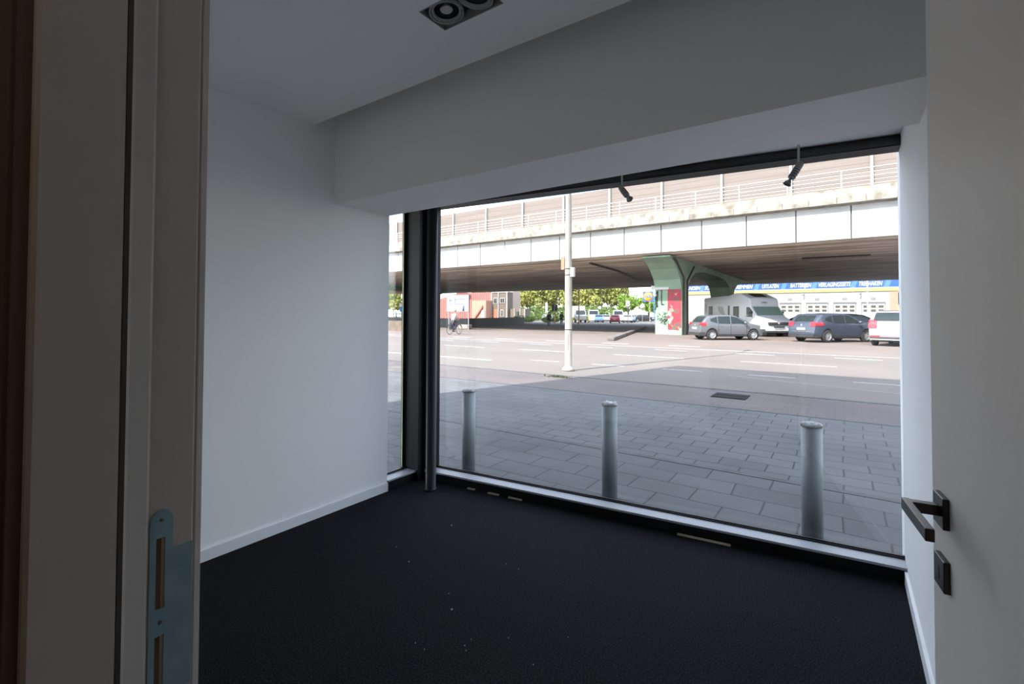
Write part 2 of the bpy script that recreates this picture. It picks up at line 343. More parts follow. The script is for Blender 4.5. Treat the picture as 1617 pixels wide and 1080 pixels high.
# big window
w1 = MB(); w1.box(0, GL, -.045, .0, 0.0, .07, GM); w1.box(0, GL, -.06, .078, 2.405, 2.465, GM)
w1.box(GL - .012, GL, -.045, .05, 0, 2.41, GM)
win = struct('window_1', w1, m_frame, 'large floor to ceiling shop window')
MB().box(.06, GL, .0, .082, 0, .070, GM).build('frame_riser', m_frame, win)
MB().box(.06, GL, .004, .126, .070, .085, GM).build('window_sill', m_alu, win, 'pale aluminium sill strip', bevel=.002)
MB().box(.06, GL, -.012, .004, .070, .100, GM).box(.06, GL, .010, .016, .085, .094, GM).build('glazing_bead', m_bead, win)
MB().tube([GM @ Vector((.0, .060, 2.434)), GM @ Vector((GL - .1, .060, 2.434))], .030, 20).build('blind_roller', mat('black_blind_tube', (.02, .02, .022), rough=.5), win, 'black rolled up blind tube')
MB().box(.05, GL - .012, -.022, -.010, .085, 2.41, GM).build('pane', m_pane, win, 'clear window glass')
# small side window behind the left wall
w2 = MB(); w2.box(-3.24, -3.10, 2.55, 2.93, 0, .070); w2.box(-3.30, -3.10, 2.55, 3.10, 2.40, 2.468)
win2 = struct('window_2', w2, m_frame, 'narrow side window beside the left wall')
MB().box(-3.19, -3.075, 2.62, 2.94, .070, .085).build('window_sill', m_alu, win2, 'pale aluminium sill strip', bevel=.002)
MB().box(-3.212, -3.19, 2.55, 2.93, .070, .100).build('glazing_bead', m_bead, win2)
MB().box(-3.212, -3.202, 2.4, 2.93, .085, 2.41).build('pane', m_pane, win2, 'clear window glass')
cp = MB(); cp.box(-3.235, -3.215, 2.895, 2.925, .085, 2.42); cp.box(-3.24, -3.05, 2.925, 3.15, 0, 2.468); cp.box(-3.05, -3.0, 2.99, 3.14, 0, 2.468)
struct('window_corner_post', cp, m_frame)
MB().box(-3.226, -3.214, 2.893, 2.8945, .1, 2.4).build('glazing_edge', mat('pale_glazing_edge', (.5, .55, .3), rough=.4), bpy.data.objects['window_corner_post'], 'thin pale yellowish glazing edge')
ft = MB().lathe([(.0, 0), (.05, 0), (.05, .012), (.042, .016), (.042, 2.469), (0, 2.469)], (-2.812, 2.845, 0), 36).build('support_column', m_col)
tag(ft, 'slim round black steel column in the window corner', 'column')

# twin recessed ceiling spotlight
cl = thing('recessed_ceiling_light', 'twin gimbal spotlight recessed in a grey box in the ceiling', 'ceiling light', (-1.3625, 1.5395, 2.79))
hw, hd = .172, .085
bxm = MB(); t = .004
bxm.box(-hw, hw, -hd, -hd + t, -.001, .06).box(-hw, hw, hd - t, hd, -.001, .06).box(-hw, -hw + t, -hd, hd, -.001, .06).box(hw - t, hw, -hd, hd, -.001, .06)
bxm.build('housing', m_lampg, cl)
MB().box(-hw + t, hw - t, -hd + t, hd - t, .045, .05).build('housing_top', m_lampd, cl, 'black inside of the housing')
for s in (-1, 1):
    cx = s * .083
    g = MB(); tilt = Matrix.Translation((cx, 0, .012)) @ Matrix.Rotation(math.radians(6 * s), 4, 'Y')
    g.lathe([(.078, .004), (.078, -.006), (.074, -.008), (.070, -.006), (.070, .004)], n=40, mtx=tilt)
    g.lathe([(.066, .006), (.066, -.003), (.062, -.004), (.058, .0), (.054, .016)], n=40, mtx=tilt)
    gi = g.build('gimbal_ring', m_lampg, cl)
    h = MB(); h.lathe([(.0, .016), (.054, .016), (.056, .006), (.054, .004)], n=32, mtx=tilt); h.build('lamp_housing', m_lampd, gi, 'black lamp inside')
    fn = MB()
    for k in range(36):
        fn.box(.030, .052, -.0012, .0012, .006, .015, tilt @ Matrix.Rotation(2 * PI * k / 36, 4, 'Z'))
    fn.build('cooling_fins', m_lampd, gi)
    MB().lathe([(0, .003), (.020, .004), (.028, .008), (.030, .016)], n=28, mtx=tilt).build('lens', m_led, gi, 'frosted round lamp lens')

# stick spotlights under the recess
def spot(x, y, z0, tipdx, lab, rzs):
    t = thing('track_spotlight', lab, 'spotlight', (x, y, 2.47), 0, 'rod mounted spotlights above the window')
    MB().lathe([(.0, 0), (.02, 0), (.02, -.006), (0, -.006)], n=20).build('ceiling_plate', m_spot, t)
    MB().tube([(0, 0, 0), (0, 0, z0 - 2.47)], .0062, 12).build('rod', mat('grey_rod', (.32, .34, .36), rough=.4, metal=.3), t, 'slim grey hanging rod')
    d = Vector(tipdx).normalized(); a = Vector((0, 0, z0 - 2.47)) - d * .012
    q = d.to_track_quat('Z', 'Y').to_matrix().to_4x4(); m4 = Matrix.Translation(a) @ q
    b = MB(); b.lathe([(0, -.018), (.010, -.016), (.0175, -.006), (.0185, .005), (.0185, .082), (.016, .086), (0, .086)], n=22, mtx=m4)
    bo = b.build('spot_body', m_spot, t)
    k = MB()
    for i in range(4): k.lathe([(.0190, .030 + i * .014), (.0200, .032 + i * .014), (.0190, .034 + i * .014)], n=20, mtx=m4)
    k.build('body_groove', m_bead, bo)
    MB().lathe([(.007, .086), (.007, .098), (.013, .102), (.022, .122), (.0215, .124), (.012, .108), (0, .106)], n=22, mtx=m4).build('spot_head', m_spot, t, 'flared lamp cup at the tip')
spot(-1.172, 2.9, 2.262, (.068, -.035, -.085), 'grey rod spotlight pointing down right, left of two under the beam', 0)
spot(-.199, 3.0, 2.262, (-.052, -.02, -.09), 'grey rod spotlight pointing down left, right of two near the wall', 0)

# pale strips along the frame base, lint specks on the floor
def floor_strip(x, y, l, w, ang, m, name, lab, cat, h=.004, grp=None):
    mm = Matrix.Translation((x, y, 0)) @ Matrix.Rotation(ang, 4, 'Z')
    o = MB().box(-l / 2, l / 2, -w / 2, w / 2, 0.0005, h, mm).build(name, m); tag(o, lab, cat, grp)
for i, (x, y, l, lab) in enumerate(((-2.545, 3.045, .07, 'pale strip on carpet under the window frame, nearest the black column'), (-2.33, 3.065, .10, 'pale strip under the window frame, second from the black column'),
                                (-2.13, 3.085, .12, 'pale strip under the window frame, third from the black column'), (-.76, 3.235, .32, 'long pale strip under the window frame between the middle and right bollards'))):
    floor_strip(x, y, l, .02, math.atan2(.1107, .9939), m_strip, 'pale_strip', lab, 'shim', .008, 'pale strips under the window frame')
def lint(x, y, r, lab):
    b = MB(); vs = []; k = 7
    for i in range(k):
        a = 2 * PI * i / k; q = r * random.uniform(.5, 1.2); vs.append((x + q * math.cos(a), y + q * math.sin(a)))
    b.prism(vs, 'Z', 0.0005, .004); tag(b.build('lint_speck', m_lint), lab, 'lint', 'white specks on the black carpet')
lint(-1.59, 1.76, .007, 'largest white lint speck on the black carpet in the foreground')
lint(-2.10, 1.95, .004, 'tiny white speck on the carpet left of the middle')
lint(-2.22, 2.45, .004, 'tiny white speck on the carpet farthest from the doorway')

for x, y in ((-2.295, 2.026), (-1.532, 2.256), (-1.622, 2.258), (-1.692, 1.85), (-1.5, 1.486), (-1.56, 1.491), (-1.373, 1.605), (-1.348, 1.584), (-1.376, 1.652), (-1.03, 1.913), (-1.068, 1.683), (-1.245, 1.755)): lint(x, y, .0017, 'tiny white speck on the black carpet between the doorway and the middle of the room')

# ------------------------------------------------------------------ outside ground
gx0, gx1 = -260, 160
sg = MB(); sg.prism([(gx0, gy(-3.25) + .0), (-3.25, gy(-3.25)), (.9, gy(.9)), (gx1, gy(.9)), (gx1, 4.75), (gx0, 4.75)], 'Z', -.1, 0)
sg.box(gx0, XL - .2, -20, gy(-3.25), -.1, 0)
struct('ground_slabs', sg, m_slab)
struct('ground_pavers', MB().box(gx0, gx1, 4.83, 8.0, -.1, 0), m_paver)
struct('kerb_strip', MB().box(gx0, gx1, 4.75, 4.83, -.1, .004).box(gx0, gx1, 8.0, 8.06, -.1, .003).box(gx0, gx1, 9.86, 9.98, -.1, .006), m_kerbs)
struct('ground_cycle_path', MB().box(gx0, gx1, 8.06, 9.86, -.1, 0), m_bike)
struct('road', MB().box(gx0, gx1, 9.98, 21.5, -.1, 0), m_asph)
struct('ground_plaza', MB().box(gx0, gx1, 21.5, 66, -.1, 0), m_plaza)
struct('ground_car_park', MB().box(gx0, gx1, 66, 300, -.1, 0), m_lot)
rm = MB()
def strip(x0, y0, x1, y1, w=.11):
    a = Vector((x0, y0, 0)); b = Vector((x1, y1, 0)); n = (b - a).normalized().cross(Vector((0, 0, 1))) * w / 2
    rm.prism([tuple((a + n)[:2]), tuple((b + n)[:2]), tuple((b - n)[:2]), tuple((a - n)[:2])], 'Z', .001, .006)
for k in range(-3, 9): strip(-1.93 + k * 2.07, 12.72, -.95 + k * 2.07, 12.72, .10)
strip(-14.5, 11.98, -9.1, 11.84, .16)
for k in range(-2, 7): strip(-6.9 + k * 4.2, 16.3, -4.4 + k * 4.2, 16.2, .12)
for k in range(-4, 6): strip(-6.5 + k * 3.1, 19.6, -5.2 + k * 3.1, 19.5, .12)
strip(-60, 20.9, 12, 20.9, .14)
strip(-2.3, 12.33, .9, 11.3, .03)
for k in range(-3, 4): strip(-17.0 + k * 3.4, 22.6, -15.6 + k * 3.4, 22.6, .3)
struct('road_markings', rm, m_white)
cm = MB()
for x, y, l, w in ((-10.2, 8.6, .6, .35), (-11.2, 9.2, .5, .12), (-8.6, 8.0, .5, .2), (-12.5, 13.5, .9, .1), (-2.0, 28.3, .6, .25)):
    cm.box(x, x + l, y, y + w, .0008, .004)
struct('road_patches', cm, mat('dark_tar', (.12, .11, .10), rough=.8))
mh = MB().box(-1.97, -1.40, 8.93, 9.47, 0.001, .010).build('manhole_cover', m_iron, bevel=.004)
tag(mh, 'dark iron cover set in the pinkish brick path', 'manhole cover')
MB().box(-1.93, -1.44, 8.98, 9.17, .010, .014).box(-1.93, -1.44, 9.22, 9.42, .010, .014).build('lid', m_iron, mh)
# weeds at the lamp post
wd = MB()
for i in range(160):
    x = -5.45 + random.gauss(0, .16); y = 9.62 + random.gauss(0, .05); a = random.uniform(0, PI); h = random.uniform(.02, .06); dx, dy = math.cos(a) * .012, math.sin(a) * .012
    wd.quad((x - dx, y - dy, 0), (x + dx, y + dy, 0), (x + random.uniform(-.03, .03), y, h))
tag(wd.build('grass', mat('weed_green', (.05, .06, .02), rough=.9)), 'patch of green weeds in the kerb joint before the lamp post', 'grass', kind='stuff')

# facade block above and beside the room (casts the street shadow)
fb = MB(); fb.prism([(-6.98, -14), (22, -14), (22, 3.55), (XR + .2, 3.30), (-6.98, 3.30)], 'Z', 3.05, 11.0)
struct('building_upper', fb, mat('grey_facade', (.2, .2, .2), rough=.8))
fr = MB(); fr.box(XR + .2, 22, .3, 3.45, 0, 3.05)
struct('wall_facade', fr, mat('grey_facade_low', (.33, .33, .33), rough=.8))

# ------------------------------------------------------------------ bollards
def bollard(x, y, lab):
    t = thing('bollard', lab, 'bollard', (x, y, 0), 0, 'steel bollards outside the window')
    MB().lathe([(.0, .0), (.061, .0), (.061, .725), (.0, .725)], n=36).build('post', m_boll, t)
    MB().lathe([(.061, .725), (.0635, .727), (.0635, .738), (.058, .747), (.04, .752), (0, .754)], n=36).build('cap', m_bolltop, t, 'worn speckled cap')
bollard(-2.875, 3.40, 'blue grey steel bollard beside the black column')
bollard(-1.545, 3.56, 'middle steel bollard with white droppings on its cap')
bollard(-.185, 3.67, 'darker steel bollard nearest the right wall')
dp = MB(); 
for i in range(14):
    a = random.uniform(0, 2 * PI); r = random.uniform(0, .05); dp.lathe([(random.uniform(.008, .014), 0), (.004, .004), (0, .004)], (r * math.cos(a), r * math.sin(a) + .0, .7525), 8)
bl2 = [o for o in COL.objects if o.name.startswith('bollard')][1]
dp.build('bird_droppings', m_lint, bl2, 'white droppings')

# ------------------------------------------------------------------ street lamp post
lp = thing('street_lamp', 'tall cream lamp post standing on the sunny kerb', 'lamp post', (-5.846, 10.86, 0))
MB().lathe([(0, 0), (.17, 0), (.17, .05), (.13, .09), (.12, .10), (.092, .14), (.0915, 2.4), (.075, 4.6), (.055, 8.6), (0, 8.6)], n=20).build('pole', m_post, lp)
MB().box(.06, .17, -.05, .05, 2.42, 2.66).build('junction_box', mat('grey_box', (.5, .49, .46), rough=.6), lp, 'small grey box strapped on the pole', bevel=.01)
for z in (1.06, 2.47, 2.63): MB().lathe([(.092, z - .01), (.097, z), (.092, z + .01)], n=20).build('strap', m_iron, lp)
MB().box(-.035, .035, -.096, -.086, .55, .95).build('access_door', m_post, lp)
MB().tube([(0, 0, 8.5), (.0, .3, 8.9), (0, 1.0, 9.1), (0, 1.6, 9.15)], .035, 10).build('arm', m_post, lp)
MB().box(-.12, .12, 1.5, 2.2, 9.08, 9.22).build('lamp_head', m_lampg, lp, bevel=.03)

# ------------------------------------------------------------------ viaduct
via = thing('viaduct', 'long white concrete road viaduct crossing above the street', 'bridge', (0, 32, 0))
BX0, BX1 = -75, 26
def vb(x0, x1, y0, y1, z0, z1, b=None):
    b = b or MB(); b.box(x0, x1, y0 - 32, y1 - 32, z0, z1); return b
vb(BX0, BX1, 32.2, 68.8, 6.35, 7.6).build('deck', m_gird, via, 'brown stained deck underside')
x = -72.45 - .0
jx = -2.275
k0 = int((jx - BX0) / 2.62)
for k in range(-k0, int((BX1 - jx) / 2.62)):
    x = jx + k * 2.62
    vb(x + .022, x + 2.6 - .022, 32.0, 32.2, 5.7, 7.57).build('fascia_panel', m_fascia, via)
vb(BX0, BX1, 32.16, 32.26, 5.72, 7.55).build('joint_filler', mat('joint_grey', (.22, .21, .2), rough=.9), via, 'grey joints behind the panels')
kb = MB(); kb.prism([(-.40, 7.62), (-.40, 7.98), (-.34, 8.02), (-.30, 8.45), (1.4, 8.45), (1.4, 7.5), (.1, 7.5), (-.1, 7.58)], 'X', BX0, BX1)
nkb = len(kb.f); xx = BX0
while xx < BX1:
    kb.box(xx, xx + .03, -.407, -.39, 7.64, 7.98); xx += 1.31
kbo = kb.build('kerb_beam', m_kerb, via, 'weathered projecting edge beam'); kbo.data.materials.append(mat('dark_joint', (.10, .09, .075), rough=.9))
for p_ in kbo.data.polygons:
    if p_.index >= nkb: p_.material_index = 1
g = MB(); yy = 32.35
gi = 0
while yy < 68.4:
    w = .90 if gi else .7
    g.prism([(yy - 32, 5.62 if gi else 5.72), (yy - 32 + .12, 5.52 if gi else 5.60), (yy - 32 + w - .12, 5.52 if gi else 5.60), (yy - 32 + w, 5.62 if gi else 5.72), (yy - 32 + w, 6.36), (yy - 32, 6.36)], 'X', BX0, BX1)
    yy += w + .48; gi += 1
g.build('girders', m_gird, via, 'rows of brown precast girders')
vb(BX0, BX1, 68.5, 68.9, 5.6, 8.6).build('far_parapet', m_gird, via)
MB().tube([(-16.2, 1.6, 5.45), (-16.9, 9, 5.42), (-19.6, 22, 5.42)], .09, 8).build('drain_pipe', m_rustpipe, via, 'thin dark pipe slung under the deck')
MB().box(-17.85, -17.55, -.05, .05, 4.9, 5.9).build('hanging_bracket', mat('brown_bracket', (.24, .15, .10), rough=.8), via, 'brown wooden box below the fascia')
for x in (-.2,):
    MB().tube([(x - 2.2, 6.5, 5.42), (x + 1.6, 6.7, 5.42)], .05, 8).build('conduit', m_bead, via, 'thin dark strip light casing')

# pedestrian railing
rl = thing('bridge_railing', 'white metal railing with slim posts along the viaduct edge', 'railing', (0, 32.25, 8.45))
for k in range(-24, 10):
    x = -.1 + k * 2.62
    if BX0 < x < BX1: MB().box(x - .025, x + .025, -.03, .03, 0, 1.14).build('rail_post', m_rail, rl)
for z in (.2, .42, .64, .86, 1.1):
    MB().tube([(BX0, 0, z), (BX1, 0, z)], .022 if z < 1 else .032, 6).build('rail', m_rail, rl)
# noise wall
nw = thing('noise_barrier', 'beige planked noise wall with white posts on top of the viaduct', 'barrier', (0, 34, 8.45))
MB().box(BX0, BX1, -.1, .1, .42, 2.68).build('panel', m_noise, nw)
sm = MB()
for z in (.85, 1.32, 1.80, 2.25): sm.box(BX0, BX1, -.104, -.095, z, z + .035)
sm.build('seam', m_noised, nw, 'darker seams between the boards')  # thin darker strips mark the board seams
MB().box(BX0, BX1, -.45, .1, -.05, .42).build('base_strip', m_dry, nw, 'dry brown strip at the foot')
for k in range(-18, 7):
    x = -2.66 + k * 4.0
    if BX0 < x < BX1: MB().box(x - .07, x + .07, -.26, -.10, -.0, 2.76).build('barrier_post', m_rail, nw)

# piers
def pier(px, lab, detail=True):
    t = thing('bridge_pier', lab, 'bridge pier', (px, 35.1, 0), 0, 'green concrete bents under the viaduct')
    hw = .97
    prof = [(0, 0), (0, 3.3), (-.35, 4.05), (-1.15, 4.75), (-1.9, 5.1), (-2.62, 5.5), (-2.62, 5.7), (27.5, 5.7), (27.5, 5.45), (25, 5.2), (22, 4.7), (20.2, 4.0), (19.5, 3.2), (19.5, 0),
            (18, 0), (18, 3.3), (17.2, 4.3), (15.5, 4.9), (12, 5.05), (6.5, 5.05), (4.0, 4.8), (2.3, 4.2), (1.55, 3.3), (1.55, 0)]
    # built as convex-ish pieces so that the caps stay clean
    b = MB()
    b.prism([(0, 0), (0, 3.3), (1.55, 3.3), (1.55, 0)], 'X', -hw, hw)
    up = lambda pts: b.prism(pts, 'X', -hw, hw)
    top = 5.52
    seq = [(-2.75, 5.42), (-1.9, 5.12), (-1.15, 4.72), (-.35, 4.02), (0, 3.3), (1.55, 3.3), (2.3, 4.2), (4.0, 4.8), (6.5, 5.05), (12, 5.05), (15.5, 4.9), (17.2, 4.3), (18, 3.3), (19.5, 3.3), (20.2, 4.2), (22, 4.8), (25, 5.2), (28.5, 5.45)]
    for a, c in zip(seq[:-1], seq[1:]): up([(a[0], a[1]), (c[0], c[1]), (c[0], top), (a[0], top)])
    up([(18, 0), (18, 3.3), (19.5, 3.3), (19.5, 0)])
    b.build('concrete_frame', m_pier, t)
    if detail:
        MB().box(-.04, .94, -.012, .0, .35, 4.6).build('mural', m_mural, t, 'red white and brown circle pattern painted strip').location = (0, -.002, 0)
        MB().tube([(hw + .07, .35, 0), (hw + .07, .35, 4.2), (hw + .07, -1.4, 5.2), (hw + .07, -2.2, 5.4)], .075, 10).build('drain_pipe', m_rustpipe, t, 'dark brown downpipe on the side')
        MB().tube([(hw + .07, 1.3, 0), (hw + .07, 1.3, 4.0), (hw + .07, 3.3, 5.2)], .065, 10).build('drain_pipe', m_rustpipe, t, 'dark brown downpipe on the side')
        MB().box(-1.25, .05, -.10, -.04, 3.32, 3.62).build('sign_plate', mat('pale_plate', (.42, .42, .40), rough=.6), t, 'pale grey sign plate')
        tg = MB(); rr = random.Random(3)
        for i in range(26):
            x0 = rr.uniform(-.75, -.12); z0 = rr.uniform(.85, 1.5); pts = [(x0, -.012, z0)]
            for j in range(4): pts.append((min(-.06, max(-.8, pts[-1][0] + rr.uniform(-.16, .16))), -.012, pts[-1][2] + rr.uniform(-.16, .16)))
            tg.tube(pts, .016, 5)
        tg.build('graffiti', m_tag, t, 'black scribbled spray tag near the foot'); tg = MB()
        for i in range(18):
            x0 = rr.uniform(-.95, -.80); z0 = rr.uniform(1.8, 3.2)
            tg.tube([(x0, -.012, z0), (x0 + rr.uniform(-.06, .1), -.012, z0 + rr.uniform(.1, .4)), (x0 + rr.uniform(0, .1), -.012, z0 + rr.uniform(-.2, .2))], .03, 5)
        tg.build('graffiti', m_tag, t, 'black spray strokes down the left edge')
        wp = MB(); wp.prism([(-.85, .95), (-.6, .5), (-.2, .2), (.5, .0), (.8, 0), (.5, .35), (-.1, .5), (-.5, .8)], 'Y', -.008, 0)
        wp.build('white_swoosh', m_wpaint, t, 'white sprayed curve at the foot')
        MB().prism([(-.96, 0), (-.96, .85), (-.7, .45), (-.2, 0)], 'Y', -.006, 0).build('base_patch', m_greyp, t, 'grey painted foot')
        MB().box(-.52, -.46, -.05, -.0, 2.2, 3.3).box(-.46, -.3, -.05, 0, 2.2, 2.26).build('cable_bracket', m_bead, t)
    return t
pier(-10.62, 'pale green pier with red mural and graffiti beside the grey hatchback')
pier(-55.0, 'second green pier mostly hidden behind the left wall and black column', False)

# concrete edge running towards the underpass, loose block, low dark wall
eb = MB(); a = Vector((-10.68, 24.8, 0)); b = Vector((-18.0, 51.0, 0)); n = (b - a).normalized().cross(Vector((0, 0, 1))) * .2
eb.prism([tuple((a + n)[:2]), tuple((b + n)[:2]), tuple((b - n)[:2]), tuple((a - n)[:2])], 'Z', 0, .2)
tag(eb.build('kerb_edge', mat('weathered_kerb', (.08, .07, .065), rough=.9, col2=(.18, .155, .135), vscale=2), bevel=.05), 'dark raised kerb running diagonally toward the green pier', 'kerb')
tag(MB().box(-31.9, -29.9, 35.2, 35.8, 0, .42).build('concrete_block', mat('pale_block', (.30, .26, .23), rough=.9, var=.2), bevel=.06), 'pale concrete block lying before the dark low wall', 'block')
lw = MB(); P = [(-60, 36.5), (-36, 37.6), (-33, 38.6), (-41.5, 62.5), (-41.9, 62.4), (-33.6, 39.0), (-36, 38.1), (-60, 37.0)]
for i in range(3): lw.prism([P[i], P[i + 1], P[6 - i], P[7 - i]], 'Z', 0, 1.0)
tag(lw.build('low_wall', mat('dark_wall_stone', (.10, .10, .095), rough=.9, var=.3, vscale=2)), 'dark low concrete wall in front of the red shed', 'wall')
lw2 = MB().box(-48, -29.5, 27.5, 28.1, 0, .85).build('low_wall', mat('brown_wall', (.16, .12, .09), rough=.9, var=.4, vscale=1.5))
tag(lw2, 'brownish low wall seen through the narrow side pane', 'wall')

# ------------------------------------------------------------------ cars
def lerp(pts, x):
    if x <= pts[0][0]: return pts[0][1]
    for (a, b), (c, d) in zip(pts[:-1], pts[1:]):
        if x <= c: return b + (d - b) * (x - a) / (c - a) if c > a else d
    return pts[-1][1]
def car(name, label, cat, loc, heading, spec, body_m, group=None, details=True, anchor='rear_right'):
    """local x: rear 0 -> front L, y left +, z up. loc = ground point of the anchored wheel"""
    L, Wd, top, belt, roof = spec['L'], spec['W'], spec['top'], spec['belt'], spec['roof']
    xr, xf, wr = spec['xr'], spec['xf'], spec.get('wr', .32); tum = spec.get('tum', .16)
    t = thing(name, label, cat, (0, 0, 0), 0, group)
    sidey = Wd / 2 - .1
    off = {'rear_right': Vector((xr, -sidey, 0)), 'rear_left': Vector((xr, sidey, 0)), 'mid': Vector((L / 2, 0, 0))}[anchor]
    R = Matrix.Rotation(heading, 3, 'Z'); t.location = Vector(loc) - R @ off; t.rotation_euler = (0, 0, heading)
    T = lambda x: lerp(top, x)
    def B(x):
        z = spec.get('sill', .24)
        if x < .25: z += (.25 - x) * .5
        if x > L - .3: z += (x - L + .3) * .3
        for c in (xr, xf):
            d = abs(x - c); R_ = wr + .05
            if d < R_: z = max(z, wr + math.sqrt(R_ * R_ - d * d))
        return z
    def hw(x, z):
        e = min(x, L - x); w = Wd / 2
        if e < .6: w *= 1 - spec.get('taper', .10) * (1 - e / .6) ** 2
        if z < .55: w *= 1 - .06 * (.55 - z) / .35
        if z > belt: w *= 1 - tum * min(1.2, (z - belt) / max(.1, roof - belt))
        return w
    xs = sorted(set([round(L * i / 56, 4) for i in range(57)] + [round(p[0], 4) for p in top if 0 <= p[0] <= L] + [round(c + d * (wr + .05), 4) for c in (xr, xf) for d in (-1, -.96, .96, 1)]))
    rings = []; K = 9
    for x in xs:
        zb, zt = B(x), T(x); zb = min(zb, zt - .05); r = []
        for k in range(K + 1):
            f = k / K; z = zb + (zt - .035 - zb) * f; r.append((x, hw(x, z), z))
        w = hw(x, zt)
        for q, dz in ((.955, -.008), (.85, 0), (.45, .012), (0, .016)): r.append((x, w * q, zt + dz))
        full = r + [(p[0], -p[1], p[2]) for p in reversed(r[:-1])]; rings.append(full)
    n = len(rings[0]); vs = [p for q in rings for p in q]; fs = []
    for i in range(len(rings) - 1):
        for j in range(n - 1): fs.append((i * n + j, i * n + j + 1, (i + 1) * n + j + 1, (i + 1) * n + j))
        fs.append((i * n + n - 1, i * n, (i + 1) * n, (i + 1) * n + n - 1))
    b = MB(); b.add(vs, fs, True); b.add(rings[0], [tuple(range(n))]); b.add(rings[-1], [tuple(range(n))[::-1]])
    body = b.build('body', body_m, t)
    def side(x0, x1, lo, hi, sgn, off=.008, nx=8, nz=4):
        v = []; 
        for i in range(nx + 1):
            x = x0 + (x1 - x0) * i / nx; a, c = lerp(lo, x), lerp(hi, x)
            for j in range(nz + 1):
                z = a + (c - a) * j / nz; v.append((x, sgn * (hw(x, z) + off), z))
        return v, [(i * (nz + 1) + j, i * (nz + 1) + j + 1, (i + 1) * (nz + 1) + j + 1, (i + 1) * (nz + 1) + j) for i in range(nx) for j in range(nz)]
    def over(x0, x1, f0, f1, off=.012, nx=8, ny=6):
        v = []
        for i in range(nx + 1):
            x = x0 + (x1 - x0) * i / nx; z = T(x)
            sl = (T(x + .02) - T(x - .02)) / .04; nl = math.hypot(1, sl); nxv, nzv = -sl / nl, 1 / nl
            for j in range(ny + 1):
                f = f0 + (f1 - f0) * j / ny; v.append((x + nxv * (off + .012), hw(x, z) * f, z + nzv * (off + .012)))
        return v, [(i * (ny + 1) + j, i * (ny + 1) + j + 1, (i + 1) * (ny + 1) + j + 1, (i + 1) * (ny + 1) + j) for i in range(nx) for j in range(ny)]
    for nm, x0, x1, f, mm in spec['overs']:
        q = MB(); q.add(*over(x0, x1, -f, f), True); q.build(nm, mm, t)
    for x0, x1, lo, hi in spec['sides']:
        for sgn in (-1, 1):
            q = MB(); q.add(*side(x0, x1, lo, hi, sgn), True); q.build('side_window', m_glassd, t)
    # wheels
    for c in (xr, xf):
        for sgn in (-1, 1):
            yo = sgn * (Wd / 2 - .11)
            wpart = MB().lathe([(wr * .62, -.10), (wr * .9, -.105), (wr, -.08), (wr, .08), (wr * .9, .105), (wr * .62, .10)], (c, yo, wr), 26, 'Y').build('wheel', m_tyre, t)
            rmb = MB(); o = sgn * .085
            rmb.lathe([(wr * .64, o * 1.15), (wr * .56, o), (wr * .54, o * .3)], (c, yo, wr), 26, 'Y')
            ns = spec.get('spokes', 9)
            for k in range(ns):
                a = 2 * PI * k / ns; d = Vector((math.cos(a), 0, math.sin(a))); e = Vector((-math.sin(a), 0, math.cos(a))); cc = Vector((c, yo + o, wr))
                rmb.quad(cc + d * .03 + e * .03, cc + d * wr * .6 + e * .022, cc + d * wr * .6 - e * .022, cc + d * .03 - e * .03)
            rmb.lathe([(0, o * 1.1), (.05, o * 1.08), (.06, o)], (c, yo, wr), 14, 'Y')
            rmb.build('rim', m_rim, wpart)
    MB().box(.35, L - .35, -Wd / 2 + .22, Wd / 2 - .22, .20, .62).build('underbody', m_plast, t)
    rx = spec['rear_lamp']; fxl = spec['head_lamp']
    for sgn in (-1, 1):
        q = MB(); q.add(*side(rx[0], rx[1], [(0, rx[2])], [(0, rx[3])], sgn, .014, 6, 3), True)
        q.add(*over(rx[0], rx[0] + .12 if not rx[4] else rx[4], sgn * .62, sgn * 1.02, .01, 4, 4), True)
        q.build('tail_lamp', m_redl, t)
        q = MB(); q.add(*side(fxl[0], fxl[1], [(0, fxl[2])], [(fxl[0], fxl[3] - .06), (fxl[1], fxl[3])] if fxl[0] > fxl[1] else [(0, fxl[3])], sgn, .012, 6, 3), True)
        q.build('head_lamp', m_clear, t)
    if details:
        for sgn in (-1, 1):
            mx_ = spec['mirror']; yb = hw(mx_, belt + .05)
            MB().lathe([(0, -.1), (.07, -.09), (.09, 0), (.07, .09), (0, .1)], (mx_, sgn * (yb + .12), belt + .09), 10, 'Y').build('wing_mirror', m_plast if L > 6 else body_m, t)
            for hx in spec['handles']:
                MB().box(hx, hx + .18, sgn * hw(hx, belt - .1) - .012, sgn * hw(hx, belt - .1) + .03, belt - .115, belt - .085).build('door_handle', body_m, t)
            for dx in spec['door_lines']:
                q = MB(); q.add(*side(dx, dx + .018, [(0, .34)], [(0, belt)], sgn, .004, 1, 5), True); q.build('door_gap', m_bead, t)
            q = MB(); q.add(*side(xr + wr + .08, xf - wr - .08, [(0, spec.get('sill', .24))], [(0, spec.get('sill', .24) + .11)], sgn, .012, 6, 2), True); q.build('sill_trim', m_plast, t)
    q = spec['plate']
    MB().box(q[0] - .03, q[0] + .02, -.26, .26, q[1], q[1] + .13).build('number_plate', m_plate, t)
    if spec.get('bumper'):
        for bx0, bx1 in ((-.02, .28), (L - .25, L + .015)):
            q = MB()
            for sgn in (-1, 1): q.add(*side(max(0, bx0), min(L, bx1), [(0, .28)], [(0, .46)], sgn, .015, 5, 3), True)
            q.box(bx0 - .015 if bx0 < 1 else bx1 - .05, bx0 + .03 if bx0 < 1 else bx1 + .01, -Wd * .44, Wd * .44, .28, .44)
            q.build('bumper_trim', m_plast, t)
    return t, (T, hw, side, over)

